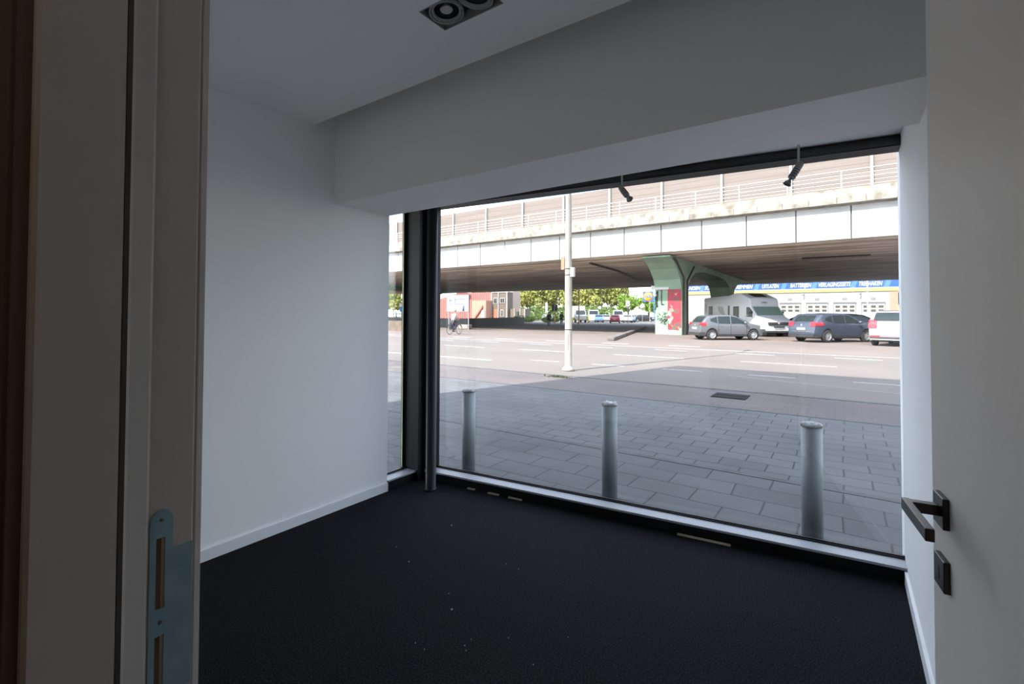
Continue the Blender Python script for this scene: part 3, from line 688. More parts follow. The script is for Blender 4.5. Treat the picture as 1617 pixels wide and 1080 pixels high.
hatch = dict(L=3.98, W=1.70, roof=1.46, belt=.92, xr=.70, xf=3.17, wr=.31,
    top=[(0, .50), (.02, .62), (.06, .86), (.13, .97), (.30, 1.20), (.50, 1.38), (.62, 1.42), (1.1, 1.46), (1.7, 1.46), (2.15, 1.41), (2.95, 1.00), (3.05, .965), (3.5, .88), (3.8, .76), (3.93, .62), (3.98, .45)],
    overs=[('rear_window', .17, .47, .72, m_glassd), ('windscreen', 2.24, 2.88, .86, m_glassd)],
    sides=[(.60, 1.0, [(.60, 1.10), (1.0, .97)], [(.60, 1.22), (1.0, 1.36)]), (1.06, 1.78, [(1.06, .96), (1.78, .95)], [(1.06, 1.37), (1.78, 1.385)]), (1.84, 2.72, [(1.84, .95), (2.72, .96)], [(1.84, 1.385), (2.15, 1.34), (2.72, 1.02)])],
    rear_lamp=(.07, .36, .82, 1.02, .16), head_lamp=(3.55, 3.9, .64, .80), mirror=2.62, handles=(1.15, 1.95), door_lines=(1.05, 1.80, 2.75), plate=(.02, .62), bumper=True)
estate = dict(L=4.45, W=1.84, roof=1.55, belt=1.0, xr=.86, xf=3.52, wr=.34, sill=.26,
    top=[(0, .52), (.03, .7), (.07, .92), (.14, 1.06), (.34, 1.32), (.52, 1.47), (.60, 1.52), (1.2, 1.56), (2.0, 1.56), (2.45, 1.50), (3.28, 1.10), (3.4, 1.06), (3.95, .95), (4.25, .82), (4.4, .66), (4.45, .5)],
    overs=[('rear_window', .19, .47, .70, m_glassd), ('windscreen', 2.52, 3.22, .86, m_glassd)],
    sides=[(.72, 1.18, [(.72, 1.17), (1.18, 1.06)], [(.72, 1.30), (1.18, 1.45)]), (1.24, 2.02, [(1.24, 1.05), (2.02, 1.03)], [(1.24, 1.46), (2.02, 1.475)]), (2.08, 3.02, [(2.08, 1.03), (3.02, 1.04)], [(2.08, 1.475), (2.45, 1.43), (3.02, 1.11)])],
    rear_lamp=(.06, .55, .90, 1.07, .16), head_lamp=(3.95, 4.35, .70, .86), mirror=2.92, handles=(1.35, 2.2), door_lines=(1.22, 2.05, 3.05), plate=(.02, .66), bumper=True, spokes=10)
suv = dict(estate); suv.update(overs=[('rear_window', .19, .47, .74, m_glassd), ('windscreen', 2.52, 3.22, .86, m_glassd)])
van = dict(L=5.4, W=2.0, roof=2.35, belt=1.35, xr=1.0, xf=4.4, wr=.34, tum=.07, taper=.05,
    top=[(0, .6), (.03, 2.2), (.12, 2.33), (1, 2.4), (3.5, 2.38), (3.75, 2.30), (4.5, 1.42), (4.7, 1.30), (5.2, 1.08), (5.35, .85), (5.4, .5)],
    overs=[('windscreen', 3.85, 4.46, .88, m_glassd)], sides=[(3.3, 4.2, [(3.3, 1.35), (4.2, 1.32)], [(3.3, 2.05), (3.65, 2.0), (4.2, 1.5)])],
    rear_lamp=(.02, .14, 1.0, 1.4, .05), head_lamp=(4.95, 5.3, .85, 1.06), mirror=4.1, handles=(3.4,), door_lines=(3.2,), plate=(-.0, .55))
DEG = math.radians
p_grey = paint('grey_car_paint', (.10, .105, .112)); p_navy = paint('dark_blue_car_paint', (.042, .052, .075)); p_lilac = paint('pale_lilac_car_paint', (.20, .178, .19))
p_white = paint('white_car_paint', (.42, .42, .42)); p_red = paint('red_car_paint', (.34, .03, .045)); p_black = paint('black_car_paint', (.02, .022, .024)); p_silver = paint('silver_car_paint', (.27, .28, .29)); p_blue = paint('blue_car_paint', (.05, .12, .30))
c1, fn = car('hatchback_car', 'mid grey hatchback parked in front of the white camper van', 'car', (-6.33, 29.18, 0), DEG(38.7), hatch, p_grey)
MB().lathe([(0, -.006), (.05, -.006), (.055, 0)], (.035, 0, .86), 16, 'X').build('badge', m_chrome, c1, 'round silver badge')
c2, fn = car('estate_car', 'dark blue estate car parked right of the camper van', 'car', (-.80, 30.45, 0), DEG(50), estate, p_navy)
MB().add([(.05, 0, .86), (.05, .05, .93), (.08, 0, 1.0), (.05, -.05, .93)], [(0, 1, 2, 3)]).build('badge', m_chrome, c2, 'diamond shaped silver badge')
MB().box(-.005, .02, -.62, .62, .585, .60).build('chrome_strip', m_chrome, c2)
cross = dict(estate); cross['top'] = [(a, b * 1.09 if b > .9 else b) for a, b in estate['top']]; cross.update(roof=1.69, belt=1.08, overs=[('rear_window', .17, .50, .80, m_glassd), ('windscreen', 2.52, 3.22, .86, m_glassd)],
    sides=[(a, b, [(p, q * 1.08) for p, q in c], [(p, q * 1.085) for p, q in d]) for a, b, c, d in estate['sides']], rear_lamp=(.05, .5, .98, 1.22, .20), plate=(.02, .60))
c3, fn = car('crossover_car', 'pale lilac grey hatchback seen from behind at the right wall', 'car', (1.2, 29.5, 0), DEG(73), cross, p_lilac, anchor='rear_left')
MB().box(-.03, .05, -.78, -.40, .42, .50).box(-.03, .05, .40, .78, .42, .50).build('reflector', m_redl, c3)
MB().box(-.035, .05, -.8, .8, .30, .35).build('silver_strip', m_chrome, c3)
c4, fn = car('dark_car', 'black car parked behind the dark blue estate', 'car', (-.6, 36.8, 0), DEG(18), suv, p_black, details=False, anchor='rear_right')
c5, fn = car('dark_car', 'black car between the camper van and the estate', 'car', (-2.4, 43.0, 0), DEG(165), suv, p_black, details=False, anchor='mid')

# camper van
camper = dict(L=6.9, W=2.25, roof=2.95, belt=1.55, xr=1.6, xf=5.75, wr=.34, tum=.03, taper=.05, sill=.34,
    top=[(0, .6), (.02, 2.62), (.10, 2.80), (1.0, 2.86), (3.2, 2.92), (3.9, 3.06), (4.35, 3.05), (5.40, 2.66), (5.52, 2.50), (5.56, 2.12), (5.60, 2.06), (6.16, 1.40), (6.24, 1.36), (6.55, 1.20), (6.75, 1.02), (6.86, .72), (6.9, .45)],
    overs=[('windscreen', 5.62, 6.13, .90, m_glassg), ('roof_window', 4.55, 5.22, .50, m_glassd)],
    sides=[(5.15, 5.78, [(5.15, 1.35), (5.78, 1.32)], [(5.15, 2.02), (5.45, 2.02), (5.78, 1.75)])],
    rear_lamp=(.02, .14, .9, 1.3, .05), head_lamp=(6.2, 6.7, .92, 1.12), mirror=5.75, handles=(5.15,), door_lines=(5.05, 5.95), plate=(6.91, .52))
cv, (T_, hw_, side_, over_) = car('camper_van', 'white camper van with overcab parked under the viaduct beside the green pier', 'camper van', (-4.35, 36.1, 0), 0, camper, paint('white_camper_paint', (.44, .445, .455)), anchor='mid')
cv.rotation_euler = (0, 0, DEG(-44)); R_ = Matrix.Rotation(DEG(-44), 3, 'Z'); cv.location = Vector((-3.85, 36.6, 0)) - R_ @ Vector((6.6, 0, 0))
def cvside(nm, x0, x1, z0, z1, m, lab=None, off=.012):
    q = MB(); q.add(*side_(x0, x1, [(0, z0)], [(0, z1)], -1, off, 3, 3), True); return q.build(nm, m, cv, lab)
for x0, x1, z0, z1 in ((.75, 1.15, 1.45, 2.1), (3.75, 4.3, 1.25, 2.05)):
    cvside('cabin_window', x0 - .04, x1 + .04, z0 - .04, z1 + .04, m_plast, 'black window surround'); cvside('cabin_pane', x0, x1, z0, z1, m_glassd, off=.02)
cvside('cabin_door', 2.95, 3.5, .5, 2.35, paint('camper_door_white', (.41, .415, .425)), 'side entrance door', .008)
cvside('door_window', 3.12, 3.32, 1.15, 2.15, m_glassd, 'tall narrow door window', .02)
sw = MB()
for k in range(4):
    c = Vector((1.95 + k * .17, 0, 1.95 - k * .02)); pts = []
    for i in range(9):
        a = PI * .95 + i * .17; x = c.x + .55 + .55 * math.cos(a); z = c.z + .55 * math.sin(a) + .1; pts.append((x, z))
    for (a0, b0), (a1, b1) in zip(pts[:-1], pts[1:]): 
        yy = -(hw_(a0, b0) + .012); sw.quad((a0, yy, b0), (a1, yy, b1), (a1 + .06, yy, b1), (a0 + .06, yy, b0))
sw.build('swoosh_graphic', mat('grey_decal', (.16, .17, .18), rough=.4), cv, 'dark grey curved side decal')
q = MB()
for k in range(3): q.quad(*[(x, -(hw_(x, z) + .012), z) for x, z in ((.12 + .12 * k, 2.35), (.22 + .12 * k, 2.35), (.34 + .06 * k, 1.8), (.26 + .06 * k, 1.65))])
q.build('rear_decal', mat('grey_decal_b', (.3, .31, .33), rough=.4), cv)
MB().box(6.55, 6.93, -.75, .75, .78, .98).build('grille', m_plast, cv, 'black front grille', bevel=.03)
MB().box(6.70, 6.95, -.95, .95, .28, .40).build('lower_grille', m_plast, cv)
MB().lathe([(0, .03), (.07, .03), (.075, 0)], (6.92, 0, .90), 16, 'X').build('badge', m_chrome, cv, 'round chrome badge')
MB().box(6.94, 6.96, -.42, .42, .62, .72).build('front_plate_recess', m_plast, cv)
text_part('LAIKA', .17, m_plast, cv, 'lettering', (5.60, -.05, 2.34), rot=(PI / 2, 0, PI / 2), ext=.004, label='small dark model lettering on the overcab')
MB().box(3.0, 5.0, -1.02, -.96, 2.60, 2.66).build('awning_rail', m_alu, cv)

# far car park: small copies
def far_car(src, name, label, loc, heading, bm, grp='vehicles in the distant car park'):
    c = copy_tree(src); c.name = name; c['label'] = label; c['group'] = grp; c.location = loc; c.rotation_euler = (0, 0, heading)
    if bm:
        for k in kids(c):
            if k.name.startswith('body'):
                k.material_slots[0].link = 'OBJECT'; k.material_slots[0].material = bm
    return c
fproto, _ = car('parked_car', 'red car facing away in the car park between light poles', 'car', (-32.4, 77, 0), DEG(112), hatch, p_red, 'vehicles in the distant car park', details=False, anchor='mid')
vproto, _ = car('parked_van', 'white van with blue tinted windscreen in the far car park', 'van', (-41.0, 86.5, 0), DEG(-62), van, p_white, 'vehicles in the distant car park', details=False, anchor='mid')
H = DEG(-65)
def at(x, y, h, L): return (x - math.cos(h) * L / 2, y - math.sin(h) * L / 2, 0)
far = [(-53.5, 90, DEG(-40), p_silver, 'pale silver car behind the shrubs left of the lamp post'), (-37.9, 82.5, H, p_blue, 'blue car right of the white box truck'), (-38.7, 87.5, H, p_silver, 'small silver car right of the white van in the car park'),
       (-34.6, 90.0, H, p_blue, 'dark blue car next to the small silver car'), (-32.9, 84.0, H, p_silver, 'silver car right of the red one in the car park'),
       (-34.0, 96.0, DEG(20), p_black, 'dark car below the square traffic sign'), (-37.3, 101, DEG(20), p_grey, 'grey car in the last row beside the traffic sign'), (-33.8, 108, DEG(20), p_silver, 'silver car in the back row near the bright bush'), (-38.0, 109, DEG(20), p_black, 'black car in the back row left of the bright bush')]
for x, y, h, m, lab in far: far_car(fproto, 'parked_car', lab, at(x, y, h, 3.98), h, m)
far_car(vproto, 'parked_van', 'white van behind the red car in the car park', at(-38.3, 92.5, H, 5.4), H, p_white)
bt = thing('box_truck', 'white box truck behind the cream lamp post', 'truck', (-39.3, 77.0, 0), DEG(-52), 'vehicles in the distant car park')
MB().box(-4.2, .3, -1.05, 1.05, .85, 3.0).build('cargo_box', p_white, bt, bevel=.04)
MB().prism([(.4, .5), (.4, 2.25), (1.1, 2.25), (1.75, 1.45), (2.0, 1.2), (2.05, .5)], 'Y', -.95, .95).build('cab', p_white, bt, bevel=.05)
MB().add([(1.16, -.82, 2.2), (1.16, .82, 2.2), (1.78, .82, 1.47), (1.78, -.82, 1.47)], [(0, 1, 2, 3)]).build('windscreen', m_glassd, bt)
for x in (-3, 1.2):
    for s in (-.9, .9): MB().lathe([(0, -.12), (.4, -.12), (.4, .12), (0, .12)], (x, s, .4), 18, 'Y').build('wheel', m_tyre, bt)

# ------------------------------------------------------------------ people on bicycles
def skin_obj(name, joints, edges, m, parent, sub=2):
    me = bpy.data.meshes.new(name); me.from_pydata([j[0] for j in joints], edges, [])
    o = bpy.data.objects.new(name, me); COL.objects.link(o); o.parent = parent
    sk = o.modifiers.new('skin', 'SKIN'); sk.use_smooth_shade = True
    if not me.skin_vertices:
        bm = bmesh.new(); bm.from_mesh(me); bm.verts.layers.skin.verify(); bm.to_mesh(me); bm.free()
    for i, j in enumerate(joints):
        r = j[1]; r = (r, r) if not isinstance(r, tuple) else r
        d = me.skin_vertices[0].data[i]; d.radius = r; d.use_root = (i == 0)
    ss = o.modifiers.new('sub', 'SUBSURF'); ss.levels = sub; ss.render_levels = sub
    me.materials.append(m); return o
def cyclist(loc, heading, jacket, trousers, hair, lab, bike_lab, bag=None, grp='cyclists in the street'):
    b = thing('bicycle', bike_lab, 'bicycle', loc, heading, 'bicycles being ridden')
    fm = mat('bike_frame_paint', (.05, .05, .06), rough=.4)
    R = .34
    for x, nm in ((-.53, 'wheel'), (.53, 'wheel')):
        w = MB().lathe([(R - .02, -.016), (R, -.012), (R + .004, 0), (R, .012), (R - .02, .016)], (x, 0, R), 30, 'Y').build(nm, m_tyre, b)
        s = MB()
        for k in range(14):
            a = 2 * PI * k / 14; s.tube([(x, 0, R), (x + (R - .02) * math.cos(a), 0, R + (R - .02) * math.sin(a))], .003, 4)
        s.lathe([(R - .035, -.01), (R - .018, -.012), (R - .018, .012), (R - .035, .01)], (x, 0, R), 30, 'Y')
        s.build('spokes', m_rim, w)
    f = MB(); bb = (-.05, 0, .29)
    f.tube([(-.53, 0, R), bb], .014, 8); f.tube([bb, (-.2, 0, .82)], .016, 8); f.tube([bb, (.34, 0, .55)], .019, 8); f.tube([(-.15, 0, .62), (.33, 0, .60)], .014, 8)
    f.tube([(-.53, 0, R), (-.17, 0, .72)], .010, 8); f.tube([(.31, 0, .98), (.38, 0, .60), (.53, 0, R)], .016, 8)
    f.build('frame', fm, b)
    MB().tube([(.14, .28, 1.02), (.27, .24, 1.05), (.31, 0, 1.0), (.27, -.24, 1.05), (.14, -.28, 1.02)], .012, 8).build('handlebar', m_rim, b)
    MB().lathe([(0, .0), (.09, .0), (.08, .05), (0, .07)], (-.22, 0, .83), 14).build('saddle', m_plast, b)
    for x in (-.53, .53):
        g = MB(); g.tube([(x + .375 * math.cos(a), 0, R + .375 * math.sin(a)) for a in [PI * (.15 + .08 * i) for i in range(10)]], .018, 6); g.build('mudguard', m_plast, b)
    pe = MB(); pe.tube([(-.05, -.12, .29), (-.05, .12, .29)], .012, 6); pe.tube([(-.05, .12, .29), (.08, .12, .18)], .01, 6); pe.tube([(-.05, -.12, .29), (-.18, -.12, .40)], .01, 6)
    pe.box(.03, .13, .10, .20, .165, .185).box(-.23, -.13, -.20, -.10, .39, .41); pe.build('pedals', m_iron, b)
    if bag: 
        tag(MB().box(-.72, -.40, -.24, -.06, .38, .74).build('pannier_bag', cloth(bag), b, 'black pannier bag', bevel=.03), 'black pannier bag', 'bag') and None
        del bpy.data.objects[[o for o in b.children if o.name.startswith('pannier')][0].name]['category']
    p = thing('person', lab, 'person', loc, heading, grp)
    S = mat('skin', (.36, .23, .17), rough=.6)
    hp = (-.20, 0, .95); kL = (.16, .13, .66); fL = (.08, .15, .22); kR = (.20, -.13, .88); fR = (-.16, -.15, .46)
    J = [(hp, (.13, .15)), ((-.13, 0, 1.16), (.11, .14)), ((-.04, 0, 1.36), (.12, .16)), ((.0, 0, 1.46), (.06, .07)), ((.03, 0, 1.54), .052), ((.05, 0, 1.60), (.075, .075)), ((.06, 0, 1.68), (.095, .08)), ((.05, 0, 1.755), (.06, .06)),
         ((-.03, .19, 1.42), .06), ((.04, .24, 1.18), .045), ((.22, .23, 1.07), .034), ((.28, .23, 1.07), (.028, .04)),
         ((-.03, -.19, 1.42), .06), ((.04, -.24, 1.18), .045), ((.22, -.23, 1.07), .034), ((.28, -.23, 1.07), (.028, .04)),
         ((-.18, .10, .90), .10), (kL, .065), ((.10, .15, .40), .055), (fL, .04), ((.20, .15, .19), (.035, .04)),
         ((-.18, -.10, .90), .10), (kR, .065), ((-.02, -.15, .66), .055), (fR, .04), ((-.04, -.15, .43), (.035, .04))]
    E = [(0, 1), (1, 2), (2, 3), (3, 4), (4, 5), (5, 6), (6, 7), (2, 8), (8, 9), (9, 10), (10, 11), (2, 12), (12, 13), (13, 14), (14, 15), (0, 16), (16, 17), (17, 18), (18, 19), (19, 20), (0, 21), (21, 22), (22, 23), (23, 24), (24, 25)]
    skin_obj('body', J, E, S, p)
    def sub_(ids, k): 
        mp = {a: i for i, a in enumerate(ids)}
        jj = [(J[a][0], tuple(q * k + .008 for q in (J[a][1] if isinstance(J[a][1], tuple) else (J[a][1],) * 2))) for a in ids]
        return jj, [(mp[a], mp[c]) for a, c in E if a in mp and c in mp]
    j, e = sub_([1, 0, 2, 3, 8, 9, 10, 12, 13, 14], 1.16); skin_obj('jacket', j, e, cloth(jacket), p)
    j, e = sub_([0, 16, 17, 18, 19, 21, 22, 23, 24], 1.12); skin_obj('trousers', j, e, cloth(trousers), p)
    MB().lathe([(0, -.1), (.07, -.085), (.105, -.03), (.112, .03), (.09, .085), (.04, .115), (0, .12)], (.035, 0, 1.705), 14).build('hair', cloth(hair), p)
    MB().lathe([(0, -.02), (.016, -.01), (.012, .02), (0, .04)], (.152, 0, 1.665), 8).build('nose', S, p)
    for s in (-.03, .03): MB().lathe([(0, -.008), (.01, 0), (0, .008)], (.143, s, 1.70), 8).build('eye', m_bead, p)
    for s in (-1, 1):
        hd = MB()
        for k in range(4): hd.tube([(.285, s * (.255 - k * .019), 1.075), (.315, s * (.255 - k * .019), 1.065), (.312, s * (.255 - k * .019), 1.035)], .0085, 6)
        hd.tube([(.26, s * .19, 1.07), (.285, s * .18, 1.045)], .009, 6); hd.build('fingers', S, p)
        sh = MB(); fx, fz, fy = (.13, .195, .15) if s > 0 else (-.11, .43, -.15)
        sh.box(fx - .11, fx + .14, fy - .045, fy + .045, fz - .035, fz + .035); sh.build('shoe', m_plast, p, bevel=.025)
    return p, b
cyclist((-23.05, 25.6, 0), DEG(93), (.36, .27, .24), (.04, .035, .045), (.33, .25, .16), 'person in a pale beige jacket riding a bicycle past the low wall', 'white rimmed bicycle with a black pannier below the pale jacketed rider', bag=(.02, .02, .025))
cyclist((-30.06, 50.81, 0), DEG(105), (.015, .015, .018), (.015, .015, .02), (.02, .02, .02), 'person all in black cycling through the underpass shadow', 'dark bicycle ridden by the person all in black')
cyclist((-32.3, 58.0, 0), DEG(110), (.03, .04, .06), (.015, .015, .02), (.03, .02, .02), 'person in dark blue cycling just left of the cream lamp post', 'bicycle of the dark blue rider left of the lamp post')

# ------------------------------------------------------------------ buildings
gb = thing('garage_building', 'long white tyre garage with a blue lettered banner and overhead doors', 'building', (0, 85, 0))
mw = mat('white_garage_wall', (.30, .30, .295), rough=.8)
MB().box(-24.3, 5.15, 0, 14, 0, 6.6).build('wall', mw, gb)
mo = mat('orange_brick_wall', (.33, .21, .15), rough=.9, col2=(.29, .18, .125), vscale=3)
MB().box(5.15, 24, -.05, 14, 0, 5.3).build('brick_wing', mo, gb, 'orange brick wing')
MB().box(-24.3, 24, -.12, .0, 5.50, 6.62).build('banner', mat('blue_banner', (.012, .065, .24), rough=.6), gb, 'blue banner strip')
MB().box(-24.3, 24, -.13, .0, 4.95, 5.42).build('yellow_band', mat('yellow_band', (.34, .27, .10), rough=.6), gb, 'pale yellow band')
MB().box(-24.3, 24, -.14, .0, 5.42, 5.52).build('white_band', mw, gb)
MB().box(-24.3, 24, -.16, .1, 6.62, 6.74).build('roof_edge', m_rail, gb)
mwl = mat('white_letters', (.48, .48, .48), rough=.6); mlb = mat('light_blue_wedge', (.05, .14, .30), rough=.6)
for wd_, x0, x1 in (('BANDEN', -22.9, -20.2), ('SCHOKBREKERS', -19.5, -14.9), ('REMMEN', -14.6, -12.1), ('UITLATEN', -10.8, -8.4), ('BATTERIJEN', -6.9, -4.1), ('VERLAGINGSSETS', -3.2, .75), ('TREKHAKEN', 1.7, 4.4)):
    o = text_part(wd_, .82, mwl, gb, 'lettering', (0, 0, 0), shear=.3, ext=.01, label='white italic word %s' % wd_, bold=.012)
    me = o.data; xs = [v.co.x for v in me.vertices]; a, b = min(xs), max(xs); s = (x1 - x0) / (b - a)
    for v in me.vertices: v.co.x = x0 + (v.co.x - a) * s; v.co.y -= .14; v.co.z = v.co.z * 1.05 + 6.02
wg = MB()
for x in (-19.9, -14.75, -11.5, -7.7, -3.7, 1.15, 5.0):
    wg.prism([(x - .5, 5.52), (x + .1, 5.52), (x + .45, 6.6), (x - .15, 6.6)], 'Y', -.128, -.10)
wg.build('banner_wedge', mlb, gb, 'light blue slanted wedges')
gd0 = None
for x0, x1 in ((-15.2, -12.4), (-11.7, -9.0), (-8.29, -5.57), (-4.74, -2.08), (-1.30, 1.28), (2.03, 4.62)):
    d = MB().box(x0, x1, -.06, 0, 0, 3.2).build('garage_door', paint('door_white', (.29, .29, .285), .6), gb)
    MB().box(x0 - .1, x1 + .1, -.10, 0, 3.2, 3.42).build('door_lintel', mat('lintel_grey', (.11, .11, .105), rough=.8), d, 'grey lintel strip')
    MB().box(x0 - .08, x0, -.09, 0, 0, 3.2).box(x1, x1 + .05, -.09, 0, 0, 3.2).build('door_frame_strip', mat('strip_grey', (.16, .16, .155), rough=.8), d)
    for r in (2.75, 2.18):
        for k in range(3):
            w = (x1 - x0) / 3; MB().box(x0 + w * (k + .2), x0 + w * (k + .85), -.075, -.05, r - .17, r + .17).build('door_window', mat('door_glass', (.07, .062, .05), rough=.3), d)
    MB().box((x0 + x1) / 2 - .3, (x0 + x1) / 2 + .3, -.05, 0, 3.75, 4.1).build('number_sign', mat('pale_sign', (.16, .16, .16), rough=.6), gb, 'small pale bay sign')
for x in (-5.1, 1.9, -12): MB().tube([(x, 0, 4.7), (x - .1, -.5, 4.6), (x - .25, -.6, 4.5)], .07, 8).build('wall_lamp', m_spot, gb)
MB().box(6.1, 8.0, -.12, 0, 3.1, 4.7).build('window', m_glassd, gb); MB().box(6.0, 8.6, -.3, 0, 1.9, 2.5).build('canopy', mat('yellow_canopy', (.7, .5, .1), rough=.6), gb)
pt = MB().tube([(2.5, -6, 0), (2.5, -6, 8.0)], .09, 8).build('lamp_pole', m_rail); pt.location = (0, 85, 0)
tag(pt, 'thin white pole in front of the white garage', 'pole')

rs = thing('red_shed', 'red corrugated industrial shed behind the dark low wall', 'building', (0, 78, 0))
rs.scale = (1.3, 1.3, 1.21)
mr = mat('red_cladding', (.36, .085, .075), rough=.7)
MB().prism([(-64, 0), (-64, 3.4), (-59.6, 4.3), (-57.5, 4.9), (-54.9, 5.2), (-48.6, 5.1), (-48.6, 0)], 'Y', 3, 7).box(-48.6, -47.72, 2.9, 3.6, 3.3, 5.05).build('wall', mr, rs)
cg = MB(); x = -63.5
while x < -47.9:
    cg.box(x, x + .16, 2.92, 3.0, 0, min(4.9, lerp([(-64, 3.3), (-59.6, 4.2), (-54.9, 5.1), (-46, 4.95)], x))); x += .42
MB().prism([(-56.2, 4.7), (-55.4, 5.3), (-53.9, 5.35), (-52.9, 4.7)], 'Y', 2.3, 2.95).build('roof_hood', mat('dark_red_hood', (.16, .05, .045), rough=.8), rs, 'dark red brown hood on the roof edge')
cg.build('cladding_rib', mat('pale_red_rib', (.40, .16, .14), rough=.7), rs, 'paler vertical ribs')
MB().box(-50.6, -47.6, .4, 2.9, 0, 3.62).build('annex', mat('faded_orange_wall', (.42, .23, .17), rough=.8), rs, 'paler orange front annex')
MB().box(-48.5, -47.75, .3, .4, 0, 1.9).build('annex_door', m_white, rs)
MB().prism([(-49.6, .6), (-48.2, 2.3), (-48.2, 2.7), (-49.9, .6)], 'Y', .2, .38).build('stair_rail', mr, rs, 'dark red slanted stair side')
bh = thing('brown_building', 'two storey brown building with windows right of the red shed', 'building', (0, 80.6, 0))
bh.scale = (1.3, 1.3, 1.21)
mb_ = mat('brown_brick', (.15, .115, .09), rough=.9, col2=(.12, .09, .07), vscale=4)
MB().box(-47.5, -44.45, 0, 1.5, 0, 5.0).build('wall', mb_, bh)
MB().box(-47.45, -46.5, 1.5, 3, 0, 3.7).build('low_wing', mat('brown_brick_low', (.20, .15, .12), rough=.9), bh)
MB().box(-47.6, -44.35, -.1, 1.6, 5.0, 5.14).build('roof_edge', m_rail, bh)
for x in (-47.6, -46.2, -44.5): MB().box(x - .07, x + .07, -.15, 0, 0, 5.0).build('white_post', m_rail, bh)
for x0, x1, z0, z1 in ((-47.25, -46.45, 3.05, 4.1), (-45.9, -44.95, 3.1, 4.05), (-45.8, -45.2, .8, 2.0)):
    w = MB().box(x0, x1, -.08, 0, z0, z1).build('window', m_rail, bh); 
    MB().box(x0 + .1, (x0 + x1) / 2 - .03, -.1, -.05, z0 + .1, z1 - .1).box((x0 + x1) / 2 + .03, x1 - .1, -.1, -.05, z0 + .1, z1 - .1).build('pane', m_glassd, w)
MB().box(-47.3, -46.3, -.08, 0, 0, 2.1).build('door', mat('orange_door', (.36, .13, .08), rough=.6), bh, 'orange door')
MB().box(-44.45, -41.4, .5, 2, 0, 2.15).build('porch', mat('porch_brown', (.14, .11, .09), rough=.9), bh)
for x in (-43.4, -42.3, -41.45): MB().box(x, x + .12, .35, .5, 0, 2.2).build('porch_post', m_rail, bh)
MB().box(-43.0, -42.5, .42, .5, .9, 1.7).build('window', m_glassd, bh)
pk = thing('pink_building', 'pale pinkish block behind the brown building', 'building', (0, 88, 0))
MB().box(-63.6, -61.6, 0, 3, 0, 7.0).build('wall', mat('pinkish_render', (.40, .30, .25), rough=.9), pk)
MB().box(-62.9, -62.3, -.05, 0, 3.5, 4.9).build('window', m_glassd, pk)

# billboard
bbd = thing('billboard', 'pale white billboard with a small blue figure in front of the red shed', 'billboard', (-29.3, 33.0, 0))
MB().box(-1.36, 1.36, -.06, .06, 1.68, 3.22).build('panel', mat('pale_blue_white_panel', (.205, .21, .225), rough=.6), bbd)
MB().box(-1.1, -.6, -.075, -.05, 2.7, 2.78).box(-.95, -.88, -.075, -.05, 2.3, 3.0).box(-.35, 1.1, -.075, -.05, 2.82, 2.88).box(-.35, -.28, -.075, -.05, 2.4, 2.88).box(-.3, .9, -.075, -.05, 2.36, 2.4).build('faint_print', mat('faint_blue_print', (.155, .16, .185), rough=.6), bbd, 'faint blue grey print')
MB().lathe([(0, -.02), (.11, 0), (.06, .25), (.09, .38), (0, .45)], (.72, -.08, 1.78), 10).build('printed_mark', mat('navy_mark', (.10, .14, .3), rough=.6), bbd, 'small dark blue mark')
for x in (-1.2, 1.2): MB().tube([(x, .1, 0), (x, .1, 3.1)], .05, 8).build('support_pole', m_rim, bbd)

# supermarket sign
sg_ = thing('supermarket_sign', 'tall blue square sign with a yellow disc left of the green pier', 'sign', (-34.5, 100, 0), DEG(12))
MB().box(-1.15, 1.05, -.12, .12, 4.28, 6.5).build('sign_panel', mat('sign_blue', (.01, .10, .30), rough=.5), sg_)
dsc = MB().lathe([(0, -.15), (1.0, -.15), (1.0, -.12)], (-.05, 0, 5.39), 40, 'Y').build('disc', mat('sign_yellow', (.55, .40, .03), rough=.5), sg_, 'yellow round disc')
MB().lathe([(.90, -.155), (.90, -.17), (1.0, -.17), (1.0, -.12)], (-.05, 0, 5.39), 40, 'Y').build('disc_ring', mat('sign_red', (.75, .06, .05), rough=.5), dsc, 'thin red ring')
text_part('L', .75, mat('letter_blue', (.02, .1, .5), rough=.5), sg_, 'lettering', (-.58, -.19, 5.39), ext=.01, bold=.03)
text_part('i', .75, mat('letter_red', (.8, .05, .05), rough=.5), sg_, 'lettering', (-.27, -.19, 5.34), ext=.01, bold=.03)
text_part('DL', .75, mat('letter_blue', (.02, .1, .5), rough=.5), sg_, 'lettering', (.27, -.19, 5.39), ext=.01, bold=.03)
MB().tube([(1.22, 0, 0), (1.22, 0, 6.6)], .1, 8).build('sign_pole', mat('pole_blue', (.04, .18, .34), rough=.5), sg_)

# poles, traffic lights, signs
def pole(x, y, h, r, m, lab, cat='pole', nm='sign_pole', low=None):
    t = thing(nm, lab, cat, (x, y, 0))
    MB().tube([(0, 0, 0), (0, 0, h)], r, 8).build('pole', m, t)
    if low: MB().tube([(0, 0, 0), (0, 0, low)], r + .015, 8).build('pole_foot', mat('yellow_foot', (.75, .52, .12), rough=.6), t, 'yellow painted foot')
    return t
tl = pole(-35.4, 61.5, 2.6, .09, m_rail, 'traffic light with black heads on a yellow footed pole', 'traffic light', 'traffic_light', 1.3)
for dx in (-.28, .28):
    hd = MB().box(dx - .17, dx + .17, -.15, .15, 2.0, 2.95).build('signal_head', m_bead, tl, bevel=.03)
    for z in (2.2, 2.48, 2.76): MB().lathe([(0, -.16), (.1, -.17), (.11, -.15)], (dx, 0, z), 10, 'Y').build('signal_lens', m_lampd, hd)
pole(-32.66, 63.94, 7.5, .09, m_rail, 'slim white lamp pole with a yellow foot right of the box truck', low=1.2)
